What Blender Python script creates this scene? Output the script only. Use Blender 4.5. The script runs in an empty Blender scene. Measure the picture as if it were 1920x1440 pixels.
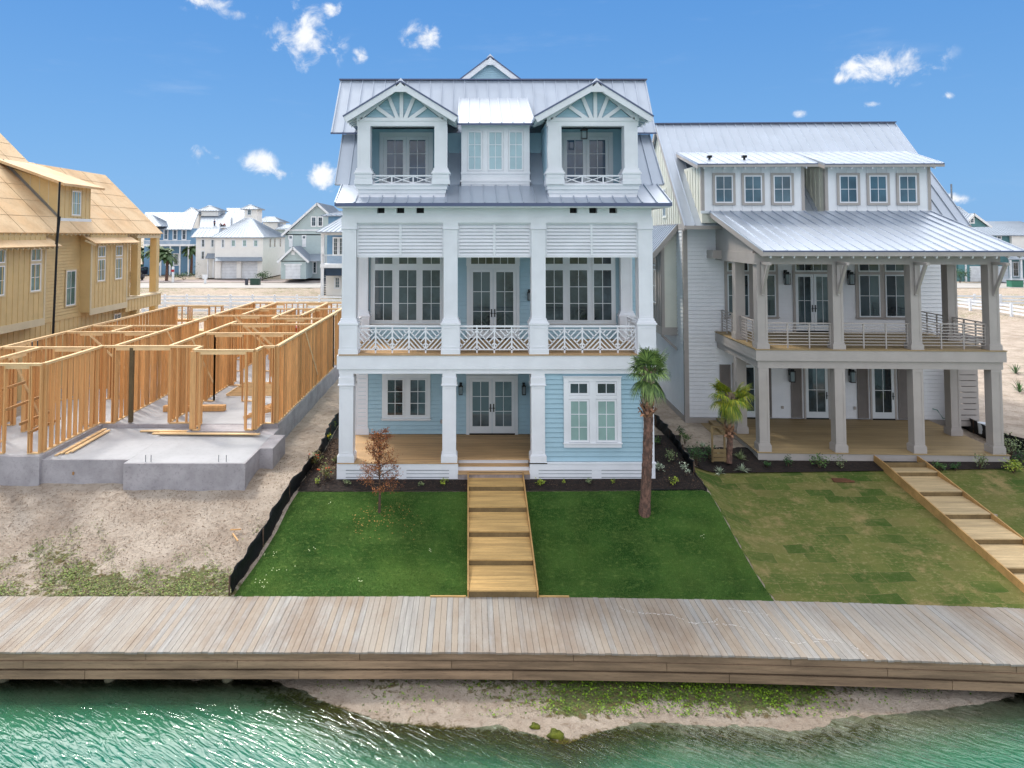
import bpy, math, random
import numpy as np
from mathutils import Vector, Matrix
random.seed(7); RNG = np.random.default_rng(7)
SC = bpy.context.scene
COL = SC.collection

# ------------------------------------------------------------------ camera
F, PITCH, CX, CY, H = 1300.0, math.radians(2.5), 878.0, 384.0, 9.5
cam = bpy.data.cameras.new('camera'); cam_o = bpy.data.objects.new('camera', cam); COL.objects.link(cam_o)
cam.sensor_width = 36; cam.lens = F/1920*36; cam.clip_end = 6000; cam.clip_start = .1
cam.shift_x = (960-CX)/1920; cam.shift_y = -(720-CY)/1920
cam_o.location = (0, 0, H); cam_o.rotation_euler = (math.pi/2+PITCH, 0, 0)
SC.camera = cam_o
_s, _c = math.sin(PITCH), math.cos(PITCH)
# survey helpers: from the camera station, height / offset / distance of a sighted point
def hz(py, Y):
    v = (CY-py)/F; return H+Y*(v*_c+_s)/(_c-v*_s)
def hx(px, Y, z): return (px-CX)/F*(Y*_c+(z-H)*_s)
def gy(py, z):
    v = (CY-py)/F; return (z-H)/((v*_c+_s)/(_c-v*_s))

# ------------------------------------------------------------------ node helper
class NT:
    def __init__(s, tree): s.t = tree; s.n = tree.nodes; s.l = tree.links
    def add(s, kind, **kw):
        nd = s.n.new(kind)
        for k, v in kw.items():
            if k.startswith('i_'):
                key = k[2:]; key = int(key) if key.isdigit() else key.replace('_', ' ')
                s.put(nd.inputs[key], v)
            else: setattr(nd, k, v)
        return nd
    def put(s, sock, v):
        if isinstance(v, bpy.types.NodeSocket): s.l.new(v, sock)
        else: sock.default_value = v
    def math(s, op, a, b=0.0, c=None, clamp=False):
        nd = s.n.new('ShaderNodeMath'); nd.operation = op; nd.use_clamp = clamp
        s.put(nd.inputs[0], a); s.put(nd.inputs[1], b)
        if c is not None: s.put(nd.inputs[2], c)
        return nd.outputs[0]
    def mix(s, fac, a, b, mode='MIX'):
        nd = s.n.new('ShaderNodeMix'); nd.data_type = 'RGBA'; nd.blend_type = mode
        s.put(nd.inputs[0], fac); s.put(nd.inputs[6], a); s.put(nd.inputs[7], b)
        return nd.outputs[2]
    def ramp(s, x, lo, hi):
        nd = s.n.new('ShaderNodeMapRange'); nd.interpolation_type = 'SMOOTHSTEP'
        s.put(nd.inputs[0], x); s.put(nd.inputs[1], lo); s.put(nd.inputs[2], hi)
        return nd.outputs[0]
    def noise(s, vec, scale, detail=4, rough=.55, dist=0):
        nd = s.n.new('ShaderNodeTexNoise'); s.put(nd.inputs['Vector'], vec)
        nd.inputs['Scale'].default_value = scale; nd.inputs['Detail'].default_value = detail
        nd.inputs['Roughness'].default_value = rough; nd.inputs['Distortion'].default_value = dist
        return nd.outputs[0]
    def vscale(s, vec, xyz):
        nd = s.n.new('ShaderNodeVectorMath'); nd.operation = 'MULTIPLY'
        s.put(nd.inputs[0], vec); nd.inputs[1].default_value = xyz
        return nd.outputs[0]

# ------------------------------------------------------------------ sky, sun, exposure
SUN_EL, SUN_AZ = math.radians(54), math.radians(-48)     # sun stands behind the houses, to the left
world = bpy.data.worlds.new('World'); SC.world = world; world.use_nodes = True
w = NT(world.node_tree); w.n.clear()
sky = w.add('ShaderNodeTexSky', sky_type='NISHITA', sun_disc=False, sun_elevation=SUN_EL, sun_rotation=SUN_AZ,
            air_density=1.0, dust_density=.3, ozone_density=3.0, altitude=0)
hs = w.add('ShaderNodeHueSaturation', i_Saturation=1.12, i_Value=1.0, i_Color=sky.outputs[0], i_Hue=.497)
tc = w.add('ShaderNodeTexCoord'); sep = w.add('ShaderNodeSeparateXYZ', i_0=tc.outputs['Generated'])
az = w.math('ARCTAN2', sep.outputs[0], sep.outputs[1]); el = w.math('ARCSINE', sep.outputs[2])
nz = w.noise(tc.outputs['Generated'], 26, 7, .62, .4); nz2 = w.noise(tc.outputs['Generated'], 9, 5, .6)
nc = w.math('SUBTRACT', nz, .5)
def cl_dir(px, py):
    X, U = (px-CX)/F, (CY-py)/F
    y = _c-U*_s; z = _s+U*_c
    return math.atan2(X, y), math.atan2(z, math.hypot(X, y))
CLOUDS = [(575,70,66,62),(530,60,30,22),(395,5,60,18),(440,25,40,14),(792,72,40,32),(676,106,16,18),(620,15,22,18),(1668,122,78,34),(1712,120,40,22),
          (1575,148,18,13),(372,288,34,18),(405,297,18,10),(498,308,40,26),(532,325,22,14),(610,332,44,30),(1500,213,12,8),(1778,180,11,8),(1632,196,15,7),(1795,372,28,10)]
best = None
for (px, py, rx, ry) in CLOUDS:
    a0, e0 = cl_dir(px, py)
    da = w.math('DIVIDE', w.math('SUBTRACT', az, a0), rx/F); de = w.math('DIVIDE', w.math('SUBTRACT', el, e0), ry/F)
    r = w.math('SQRT', w.math('ADD', w.math('MULTIPLY', da, da), w.math('MULTIPLY', de, de)))
    m = w.math('SUBTRACT', 1.0, r)
    best = m if best is None else w.math('MAXIMUM', best, m)
dens = w.ramp(w.math('ADD', best, w.math('MULTIPLY', nc, 4.2)), .02, 1.15)
dens = w.math('MULTIPLY', dens, w.ramp(best, -.35, .25))
back = w.math('MULTIPLY', w.math('MAXIMUM', w.math('MULTIPLY', sep.outputs[1], -1.0), 0.0), .5)  # unseen veil added lower behind the camera to neutralise the light
high = w.math('MULTIPLY', w.ramp(w.math('ADD', w.math('ADD', el, back), w.math('MULTIPLY', w.math('SUBTRACT', nz2, .5), .45)), .42, .62), .93)
wisp = w.math('MULTIPLY', w.ramp(w.noise(w.vscale(tc.outputs['Generated'], (1, 1, 5)), 5, 6, .6), .56, .8), .10)
tot = w.math('MAXIMUM', w.math('MAXIMUM', w.math('MULTIPLY', dens, .96), high), wisp)
cl_col = w.mix(w.ramp(nz, .3, .62), (6.6, 7.2, 8.3, 1), (9.5, 9.7, 10, 1))
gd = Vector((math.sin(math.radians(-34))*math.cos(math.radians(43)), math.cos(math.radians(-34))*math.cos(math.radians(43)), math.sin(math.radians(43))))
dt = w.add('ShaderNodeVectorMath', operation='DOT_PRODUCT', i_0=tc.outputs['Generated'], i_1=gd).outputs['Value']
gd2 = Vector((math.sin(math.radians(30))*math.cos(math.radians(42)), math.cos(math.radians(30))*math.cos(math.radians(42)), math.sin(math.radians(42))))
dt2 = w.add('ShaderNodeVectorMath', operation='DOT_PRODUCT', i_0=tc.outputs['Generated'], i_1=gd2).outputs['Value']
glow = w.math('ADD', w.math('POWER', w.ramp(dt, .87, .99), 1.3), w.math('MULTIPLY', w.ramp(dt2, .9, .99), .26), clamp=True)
# unseen high cloud veil, plus two glow patches added for fill and water glints
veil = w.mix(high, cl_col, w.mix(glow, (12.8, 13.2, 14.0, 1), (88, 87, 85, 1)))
lift = w.mix(w.ramp(el, -.02, .4), (1.95, 4.35, 7.9, 1), (.98, 3.0, 7.0, 1))
blue = w.mix(.9, hs.outputs[0], lift)
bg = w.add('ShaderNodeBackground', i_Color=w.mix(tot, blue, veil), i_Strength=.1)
wo = w.add('ShaderNodeOutputWorld', i_Surface=bg.outputs[0])

sun = bpy.data.lights.new('sun', 'SUN'); sun.energy = 1.9; sun.angle = math.radians(7); sun.color = (1, .93, .82)
sun_o = bpy.data.objects.new('sun', sun); COL.objects.link(sun_o)
sd = Vector((math.sin(SUN_AZ)*math.cos(SUN_EL), math.cos(SUN_AZ)*math.cos(SUN_EL), math.sin(SUN_EL)))
sun_o.rotation_euler = (-sd).to_track_quat('-Z', 'Y').to_euler(); sun_o.location = (-40, 40, 60)
SC.view_settings.view_transform = 'Standard'; SC.view_settings.look = 'None'
SC.view_settings.exposure = 0.12; SC.view_settings.gamma = 1; SC.view_settings.use_curve_mapping = False

# ------------------------------------------------------------------ materials
def lin(h):
    h = h.lstrip('#'); o = []
    for i in (0, 2, 4):
        c = int(h[i:i+2], 16)/255; o.append(c/12.92 if c <= .04045 else ((c+.055)/1.055)**2.4)
    return (*o, 1)
def sc(c, k): return (min(1, c[0]*k), min(1, c[1]*k), min(1, c[2]*k), 1)
def M(name, col, rough=.55, metal=0.0, spec=.4, var=.08, vs=1.5, stretch=(1, 1, 1), island=0, bump=0, bs=40, col2=None, grain=0, groove=None, stain=None, objvar=0):
    m = bpy.data.materials.new(name); m.use_nodes = True; t = NT(m.node_tree)
    b = t.n['Principled BSDF']; c = lin(col) if isinstance(col, str) else col
    tcn = t.add('ShaderNodeTexCoord'); v = t.vscale(tcn.outputs['Object'], stretch)
    n1 = t.noise(v, vs, 5, .6)
    cc = t.mix(t.ramp(n1, .3, .7), sc(c, 1-var), sc(c, 1+var))
    geo = t.add('ShaderNodeNewGeometry')
    if col2 is not None:
        c2 = lin(col2) if isinstance(col2, str) else col2
        cc = t.mix(geo.outputs['Random Per Island'] if island else t.ramp(t.noise(v, vs*.6, 5, .6), .35, .65), cc, c2)
    if island:
        rv = geo.outputs['Random Per Island']
        cc = t.mix(1.0, cc, t.add('ShaderNodeCombineColor', i_0=t.math('MULTIPLY_ADD', rv, island*2, 1-island),
             i_1=t.math('MULTIPLY_ADD', rv, island*2, 1-island), i_2=t.math('MULTIPLY_ADD', rv, island*2, 1-island)).outputs[0], 'MULTIPLY')
    if grain:
        g = t.noise(v, vs*9, 4, .7)
        cc = t.mix(t.math('MULTIPLY', t.ramp(g, .5, .75), grain), cc, sc(c, .35))
    if stain:
        cc = t.mix(t.math('MULTIPLY', t.ramp(t.noise(t.vscale(tcn.outputs['Object'], (1.2, .5, 1)), .55, 6, .7), .42, .68), .7), cc, lin(stain))
    if groove:                       # (axis, spacing, darkness) - joints cut in the surface itself
        ax, sp, dk = groove
        sx = t.add('ShaderNodeSeparateXYZ', i_0=tcn.outputs['Object'])
        fr = t.math('FRACT', t.math('DIVIDE', sx.outputs[ax], sp))
        g = t.math('GREATER_THAN', fr, .94)
        cc = t.mix(t.math('MULTIPLY', g, dk), cc, (0.02, .02, .02, 1))
    t.put(b.inputs['Base Color'], cc)
    b.inputs['Roughness'].default_value = rough; b.inputs['Metallic'].default_value = metal
    b.inputs['Specular IOR Level'].default_value = spec
    if objvar:
        oi = t.add('ShaderNodeObjectInfo'); k = t.math('MULTIPLY_ADD', oi.outputs['Random'], objvar*2, 1-objvar)
        b_ = t.add('ShaderNodeCombineColor', i_0=k, i_1=k, i_2=k).outputs[0]; t.put(b.inputs['Base Color'], t.mix(1.0, cc, b_, 'MULTIPLY'))
    if bump:
        bn = t.add('ShaderNodeBump', i_Strength=bump, i_Distance=.02, i_Height=t.noise(v, bs, 4, .6))
        t.put(b.inputs['Normal'], bn.outputs[0])
    return m
WHITE = M('white_paint', '#e6e6ea', .45, var=.05, vs=.9, bump=.05)
WHITE2 = M('porch_white_paint', '#d9dde0', .5, var=.03)
BLUE = M('pale_blue_siding', '#a1bfcc', .5, var=.04, bump=.05)
ROOF = M('galvanised_roof', '#b4bcc8', .36, .45, .5, var=.05, vs=.7, island=.03)
RDARK = M('roof_edge_trim', '#5d6580', .5, .3, var=.05)
GREIGE = M('greige_trim', '#aba39e', .55, var=.05)
OFFW = M('off_white_siding', '#e8e8eb', .55, var=.03)
CREAM = M('cream_batten', '#dcdacd', .55, var=.04)
DECKW = M('new_deck_boards', '#b59268', .6, var=.16, vs=1.2, stretch=(.6, 9, 3), island=.13, grain=.35, bump=.15)
DECKD = M('grey_deck_boards', '#9a8460', .65, var=.15, vs=1.2, stretch=(.6, 9, 3), island=.12, grain=.35, bump=.15)
STEPW = M('step_boards', '#bd9a63', .6, var=.18, vs=1.3, stretch=(.6, 9, 3), island=.14, grain=.55, bump=.2)
STEPO = M('older_step_boards', '#b9a27c', .65, var=.18, vs=1.3, stretch=(.6, 9, 3), island=.12, grain=.5, bump=.2)
STRING = M('riser_shade_and_frame_boards', '#786443', .65, var=.2, vs=2, grain=.5, bump=.2)
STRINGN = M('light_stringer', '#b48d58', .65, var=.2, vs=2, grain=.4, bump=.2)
WALK = M('weathered_boardwalk', '#a3a09c', .8, var=.17, vs=1.6, stretch=(7, .5, 1), island=.13, grain=.5, col2='#988c7e', stain='#826e5c', bump=.3, bs=30)
FASCIA = M('boardwalk_fascia', '#8f775f', .85, var=.3, vs=1.1, stretch=(.5, 1, 7), grain=.6, bump=.35, island=.16)
PILE = M('timber_piling', '#6e6a55', .85, var=.25, vs=4, bump=.5)
FIR = M('framing_timber', '#cf9f69', .6, var=.13, vs=2.5, stretch=(6, 6, .7), island=.22, grain=.35, bump=.1)
FIRT = M('plate_timber', '#d8b687', .6, var=.1, vs=2, island=.12, grain=.2)
PLY = M('roof_sheathing', '#caa67b', .7, var=.13, vs=.9, col2='#d6b890', grain=.3, bump=.1)
CONC = M('concrete', '#a5a0a3', .85, var=.16, vs=1.3, grain=.4, bump=.3)
SLAB = M('slab_concrete', '#a6a6a9', .8, var=.08, vs=.8, grain=.18, bump=.15)
YELLOW = M('yellow_siding', '#cdb280', .6, var=.05)
TANT = M('tan_trim', '#cdbd9c', .6, var=.05)
BLACK = M('black_metal', '#15171a', .4, .3)
SILT = M('silt_fence_fabric', '#0e1013', .55, var=.3, vs=5, bump=.8, bs=8)
STEEL = M('steel', '#8b8f94', .35, .8)
LOUV = M('louvre_brown', '#7d7570', .6)
NAVY = M('navy_louvre', '#22384d', .5)
SAGE = M('sage_siding', '#b4c3c3', .6, var=.04); BLU2 = M('mid_blue_siding', '#6f96b4', .6, var=.05)
CRW = M('ivory_siding', '#efece6', .6, var=.03); TEAL = M('teal_siding', '#5f8d93', .6, var=.05)
FROOF = M('far_metal_roof', '#8f99a5', .55, .2, var=.06, vs=.4)
BARK = M('palm_trunk', '#826153', .9, var=.45, vs=11, stretch=(1.6, 1.6, .8), col2='#54423a', grain=.7, bump=.9, bs=22)
BOOT = M('palm_boots', '#8d7a68', .85, var=.3, vs=9, island=.3)
BOOTD = M('palm_dry_boots', '#a2785e', .85, var=.3, vs=9, island=.3)
FROND = M('palm_frond', '#46663a', .5, var=.3, vs=5, island=.4, col2='#7f9450')
FROND2 = M('palm_frond_yellow', '#5f8426', .5, var=.25, vs=5, island=.3, col2='#9c982c')
TWIG = M('twig_bark', '#5d4a3d', .9, var=.2, vs=8)
RUST = M('dry_leaves', '#965a48', .8, var=.3, vs=9, island=.3, col2='#a8703c')
PALMF = M('far_palm_fronds', '#49603a', .6, island=.3)
def glass(name, col, rough=.03, var=.4, spec=.8, vs=.9):
    return M(name, col, rough, 0, spec, var=var, vs=vs)
GLASS = M('window_glass', '#1d272b', .03, 0, .8, var=.3, vs=.8, col2='#52636a', objvar=.5); GLASSB = glass('blue_glass', '#36506a')
GLASSC = glass('curtained_glass', '#8fa9a4', .08, .12); GLASSD = glass('shaded_glass', '#9fbcc4', .08, .08)
GLASSG = glass('green_glass', '#4a6f6c', .05, .3); GLASSS = glass('slate_glass', '#44606c', .05, .35)
LEAFS = {k: M('leaf_'+k, a, .55, var=.25, vs=9, island=.3, col2=b) for k, a, b in (
    ('green', '#35592a', '#5c7d36'), ('lime', '#6d8f2c', '#a7ae3a'), ('dark', '#2c4a26', '#3f6531'),
    ('silver', '#8fa089', '#c3cbb0'), ('rusty', '#7a5a36', '#566b2c'), ('olive', '#5f7048', '#8e9a6b'))}
def stain_leaf(): pass

# ------------------------------------------------------------------ mesh builder
BASE = {}
class MB:
    def __init__(s, T=None): s.v = []; s.f = []; s.m = []; s.T = T; s.st = []
    def add(s, vs, fs, m=0):
        o = len(s.v); s.st.append(o)
        s.v += [tuple(s.T(*p)) for p in vs] if s.T else [tuple(p) for p in vs]
        s.f += [tuple(i+o for i in f) for f in fs]; s.m += [m]*len(fs); return s
    def box(s, x0, x1, y0, y1, z0, z1, m=0):
        v = [(x, y, z) for z in (z0, z1) for y in (y0, y1) for x in (x0, x1)]
        return s.add(v, [(0, 2, 3, 1), (4, 5, 7, 6), (0, 1, 5, 4), (2, 6, 7, 3), (0, 4, 6, 2), (1, 3, 7, 5)], m)
    def quad(s, a, b, c, d, m=0): return s.add([a, b, c, d], [(0, 1, 2, 3)], m)
    def bar(s, p, q, w, h, m=0, up=(0, 0, 1)):
        p, q, up = Vector(p), Vector(q), Vector(up); d = (q-p).normalized()
        sd_ = d.cross(up)
        if sd_.length < 1e-4: sd_ = d.cross(Vector((0, 1, 0)))
        sd_.normalize(); u = sd_.cross(d).normalized(); v = []
        for e in (p, q):
            for a, b in ((-1, -1), (1, -1), (1, 1), (-1, 1)): v.append(e+sd_*(a*w/2)+u*(b*h/2))
        return s.add(v, [(0, 3, 2, 1), (4, 5, 6, 7), (0, 1, 5, 4), (1, 2, 6, 5), (2, 3, 7, 6), (3, 0, 4, 7)], m)
    def prism(s, pts, lo, hi, axis='y', m=0):
        n = len(pts)
        if axis == 'y': g = lambda a, b, t: (a, t, b)
        elif axis == 'x': g = lambda a, b, t: (t, a, b)
        else: g = lambda a, b, t: (a, b, t)
        v = [g(a, b, lo) for a, b in pts]+[g(a, b, hi) for a, b in pts]
        fs = [tuple(range(n)), tuple(range(2*n-1, n-1, -1))]+[(i, (i+1) % n, (i+1) % n+n, i+n) for i in range(n)]
        return s.add(v, fs, m)
    def tube(s, path, rad, n=8, m=0, cap=True):
        rings = []; path = [Vector(p) for p in path]
        for i, p in enumerate(path):
            d = (path[min(i+1, len(path)-1)]-path[max(i-1, 0)]).normalized()
            a = d.orthogonal().normalized() if abs(d.z) < .99 else Vector((1, 0, 0)); b = d.cross(a).normalized(); a = b.cross(d)
            r = rad[i] if isinstance(rad, (list, tuple)) else rad
            rings.append([p+(a*math.cos(t)+b*math.sin(t))*r for t in [2*math.pi*k/n for k in range(n)]])
        v = [q for r_ in rings for q in r_]; fs = []
        for i in range(len(path)-1):
            for k in range(n): fs.append((i*n+k, i*n+(k+1) % n, (i+1)*n+(k+1) % n, (i+1)*n+k))
        if cap: fs += [tuple(range(n-1, -1, -1)), tuple(range((len(path)-1)*n, len(path)*n))]
        return s.add(v, fs, m)
    def roof(s, a, b, c, d, t=.06, sp=.45, m=0, seam=.045, sw=.03, smat=None):
        """a,b eave left/right; c,d top right/left"""
        a, b, c, d = map(Vector, (a, b, c, d)); n = (b-a).cross(d-a).normalized()
        if n.z < 0: n = -n
        o = -n*t
        s.add([a, b, c, d, a+o, b+o, c+o, d+o], [(0, 1, 2, 3), (7, 6, 5, 4), (0, 4, 5, 1), (1, 5, 6, 2), (2, 6, 7, 3), (3, 7, 4, 0)], m)
        if sp:
            k = max(1, round((b-a).length/sp))
            for i in range(k+1):
                f = min(max(i/k, .004), .996)
                p = a.lerp(b, f)+n*seam/2; q = d.lerp(c, f)+n*seam/2
                if (q-p).length > .05: s.bar(p, q, sw, seam, m if smat is None else smat, up=n)
        return s
    def lap(s, u0, u1, z0, z1, pitch=.16, d=0.0, out=.042, m=0):
        z = z0
        while z < z1-1e-3:
            e = min(z+pitch, z1)
            r = .02; s.add([(u0, d+out, z+r), (u1, d+out, z+r), (u1, d+.012, e), (u0, d+.012, e), (u0, d+.001, z+r), (u1, d+.001, z+r), (u0, d+.001, z), (u1, d+.001, z), (u0, d+.012, z), (u1, d+.012, z)], [(0, 1, 2, 3), (4, 5, 1, 0), (6, 7, 5, 4), (8, 9, 7, 6)], m)
            z = e
        return s
    def battens(s, u0, u1, z0, z1, sp=.4, d=0.003, m=0):
        s.box(u0, u1, d-.02, d, z0, z1, m); k = max(1, round((u1-u0)/sp))
        for i in range(k+1):
            u = u0+(u1-u0)*i/k; s.box(u-.025, u+.025, d, d+.025, z0, z1, m)
        return s
    def build(s, name, mats, parent=None, base=None, smooth=False):
        if base is None: base = BASE.get(parent, (0, 0, 0)) if parent else (0, 0, 0)
        me = bpy.data.meshes.new(name); bx, by, bz = base
        me.from_pydata([(x-bx, y-by, z-bz) for x, y, z in s.v], [], s.f)
        mats = mats if isinstance(mats, (list, tuple)) else [mats]
        for mt in mats: me.materials.append(mt)
        if any(s.m): me.polygons.foreach_set('material_index', s.m)
        if smooth: me.polygons.foreach_set('use_smooth', [True]*len(s.f))
        me.update()
        o = bpy.data.objects.new(name, me); COL.objects.link(o)
        if parent: o.parent = parent; BASE[o] = base
        else: o.location = base; BASE[o] = base
        return o
def build_each(mb, name, mats, parent, per=1):
    """one object for every piece that was added to mb"""
    k = 0; n = len(mb.v); fi = 0
    for st, en in zip(mb.st, mb.st[1:]+[n]):
        q = MB(); q.v = mb.v[st:en]; 
        while fi < len(mb.f) and min(mb.f[fi]) < en: q.f.append(tuple(i-st for i in mb.f[fi])); q.m.append(mb.m[fi]); fi += 1
        q.build(name, mats, parent)
def tag(o, label=None, cat=None, group=None, kind=None):
    if label: o['label'] = label
    if cat: o['category'] = cat
    if group: o['group'] = group
    if kind: o['kind'] = kind
    return o
def thing(name, base, label, cat, group=None, pivot=None, rz=0):
    """Empty at the thing's base. With a pivot the parts are written in a frame turned by rz about the pivot."""
    o = bpy.data.objects.new(name, None); COL.objects.link(o); BASE[o] = base
    if pivot is None: o.location = base
    else:
        R = Matrix.Rotation(rz, 3, 'Z'); o.location = Vector((pivot[0], pivot[1], 0))+R@Vector(base); o.rotation_euler.z = rz
    return tag(o, label, cat, group)
def copy_tree(o, parent=None):
    c = o.copy(); COL.objects.link(c); c.parent = parent
    for ch in list(o.children): copy_tree(ch, c)
    return c
def front(y): return lambda u, d, z: (u, y-d, z)          # wall facing -Y
def right(x): return lambda u, d, z: (x+d, u, z)          # wall facing +X
def left(x): return lambda u, d, z: (x-d, u, z)           # wall facing -X

# ------------------------------------------------------------------ ground
def yb(x): return -.0023*np.maximum(0, np.asarray(x, float)+2)**2
def ybf(x, y): return yb(x)*np.clip((23-np.asarray(y, float))/3.6, 0, 1)
WL = -.9
SH = [(px, gy(py, WL)) for px, py in ((-400,1268),(0,1270),(300,1270),(470,1276),(560,1292),(610,1318),(700,1352),(820,1362),(960,1372),(1060,1392),(1130,1372),(1250,1352),(1350,1362),(1480,1372),(1600,1352),(1740,1330),(1920,1308),(2400,1285))]
SHX = np.array([hx(px, y, WL) for px, y in SH]); SHY = np.array([y for px, y in SH])
def smooth(t): t = np.clip(t, 0, 1); return t*t*(3-2*t)
def wob(x, y, s=1.0, ph=0.0):
    return (np.sin(x*1.3*s+ph)*np.cos(y*1.7*s-ph)+.5*np.sin(x*3.1*s+y*2.3*s+ph*2)+.25*np.sin(x*7.7*s-y*6.1*s)+.15*np.cos(x*13*s+y*11*s))/1.9
def gz(x, y):
    x = np.asarray(x, float); y = np.asarray(y, float); ys = np.interp(x, SHX, SHY)+.07*wob(x, x*0, 1.7, .4); yy = y-yb(x)
    zl_ = -.04+1.4*smooth((yy-18.6)/5.4*.94+.03)-.004; zr_ = np.minimum(-.1+1.3*(yy-18.6)/7.4, 1.32)
    kx = smooth((x-7.5)/1.4); z = np.where(yy > 18.6, zl_*(1-kx)+zr_*kx, WL+np.minimum(.09*(y-ys), .26)+.03*wob(x, y, .8))
    z = np.where((yy <= 18.6) & (yy > 17.4), np.maximum(z, -.66+.6*smooth((yy-17.4)/1.2)), z)
    under = WL-.24*np.power(np.maximum(ys-y, 0), 1.15); z = np.where(y < ys, np.maximum(under, -4), z)
    z = np.where(yy > 24.6, z+(np.minimum(1.36+(yy-24.6)*.004, 1.5)-z)*smooth((yy-24.6)/4.5), z)
    rough = ((x < -6.2) & (yy > 18.9)) | (y > 60)
    z = z+np.where(rough, .05*wob(x, y, 1.1, 1.0)*smooth((yy-18.9)/1.0), 0)
    z = np.where(y < -150, np.minimum(-4+(-150-y)*.1, 1.0), z)
    return z
def g1(x, y): return float(gz(x, y))
def axis(vals):
    out = []
    for a, b, st in vals: out += list(np.arange(a, b, st))
    return np.array(out)
def grid_obj(name, X, Y, Z, mat, attrs=None):
    ny, nx = X.shape; me = bpy.data.meshes.new(name)
    co = np.stack([X, Y, Z], -1).reshape(-1, 3)
    i = np.arange(nx*ny).reshape(ny, nx)
    fs = np.stack([i[:-1, :-1], i[:-1, 1:], i[1:, 1:], i[1:, :-1]], -1).reshape(-1, 4)
    me.from_pydata(co.tolist(), [], fs.tolist()); me.materials.append(mat)
    me.polygons.foreach_set('use_smooth', [True]*len(fs))
    for k, a in (attrs or {}).items():
        at = me.attributes.new(k, 'FLOAT', 'POINT'); at.data.foreach_set('value', np.asarray(a, float).ravel())
    me.update(); o = bpy.data.objects.new(name, me); COL.objects.link(o); return o
xs = np.concatenate([-np.geomspace(2500, 40, 18), axis([(-38, -20, .6), (-20, 24, .16), (24, 44, .6)]), np.geomspace(46, 2500, 18)])
ysv = np.concatenate([axis([(-400, -60, 40), (-60, 12, 3), (12, 27, .13), (27, 60, .5)]), np.geomspace(61, 4000, 45)])
GX, GY = np.meshgrid(xs, ysv); GZ = gz(GX, GY)
YY = GY-yb(GX); ys_ = np.interp(GX, SHX, SHY)
veg = np.zeros_like(GX)
lot = (GX < -6.0) & (YY > 18.4) & (YY < 23)
veg = np.where(lot, np.clip(.85-(YY-18.6)/3.0+.4*wob(GX, GY, .7, 3), 0, .62), veg)
px_ = CX+F*GX/np.maximum(GY, 1)
shore_v = np.interp(px_, [600, 680, 900, 1040, 1180, 1250, 1330, 1480, 1560, 1700], [.1, .38, .42, .72, .88, .6, .92, .8, .5, .2])
veg = np.where((YY < 18.4) & (GY > ys_+.25), shore_v*np.clip((GY-ys_)/.9, .35, 1), veg)
veg = np.where(GY > 62, .42+.25*wob(GX, GY, .06, 2), veg)
veg = np.where(GY < -100, 1.5, veg)
alg = 1.4*np.exp(-((GY-(ys_-.36))/.42)**2)*np.interp(px_, [300, 450, 640, 1150, 1250, 1330, 1600, 1750], [0, .25, .95, 1, .45, .55, .5, .1])
m = bpy.data.materials.new('sandy_ground'); m.use_nodes = True; t = NT(m.node_tree); b = t.n['Principled BSDF']
geo = t.add('ShaderNodeNewGeometry'); P = geo.outputs['Position']
n1 = t.noise(P, .9, 6, .65); n2 = t.noise(P, 6, 6, .7, .5); n3 = t.noise(P, 26, 4, .7)
sand = t.mix(t.ramp(n1, .3, .7), lin('#b3a292'), lin('#cfc0b0')); sand = t.mix(t.math('MULTIPLY', t.ramp(n2, .5, .68), .55), sand, lin('#8a7663'))
sand = t.mix(t.math('MULTIPLY', t.ramp(n3, .55, .75), .4), sand, lin('#786757'))
av = t.add('ShaderNodeAttribute', attribute_name='veg').outputs['Fac']
aa = t.add('ShaderNodeAttribute', attribute_name='algae').outputs['Fac']
grn = t.mix(t.ramp(n3, .4, .6), lin('#4b5d2a'), lin('#6d7a3c')); grn = t.mix(t.ramp(n2, .45, .65), grn, lin('#70613f'))
vf = t.ramp(t.math('ADD', t.math('ADD', av, t.math('MULTIPLY', t.math('SUBTRACT', n2, .5), 1.5)), t.math('MULTIPLY', t.math('SUBTRACT', n1, .5), 1.2)), .42, .62)
sand = t.mix(t.math('MULTIPLY', t.ramp(t.noise(P, .45, 6, .7, 1.0), .5, .68), .5), sand, lin('#8f7d6d'))
colr = t.mix(t.math('MULTIPLY', vf, .9), sand, grn)
af = t.ramp(t.math('ADD', aa, t.math('MULTIPLY', t.math('SUBTRACT', n2, .5), 1.6)), .4, .75)
colr = t.mix(af, colr, t.mix(t.ramp(n3, .4, .65), lin('#2f2a17'), lin('#6a6a1c')))
sz = t.add('ShaderNodeSeparateXYZ', i_0=P).outputs[2]
wet = t.ramp(sz, WL+.06, WL-.05); wetp = t.math('MULTIPLY', wet, t.math('LESS_THAN', sz, WL+.1))
colr = t.mix(t.math('MULTIPLY', wet, .35), colr, lin('#7a6446'))
t.put(b.inputs['Base Color'], colr); b.inputs['Roughness'].default_value = .95; b.inputs['Specular IOR Level'].default_value = .15
bn = t.add('ShaderNodeBump', i_Strength=1.0, i_Distance=.12, i_Height=t.math('ADD', n2, t.math('MULTIPLY', n3, .5))); t.put(b.inputs['Normal'], bn.outputs[0])
SANDM = m
tag(grid_obj('ground', GX, GY, GZ, m, {'veg': veg, 'algae': alg}), kind='structure')

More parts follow.
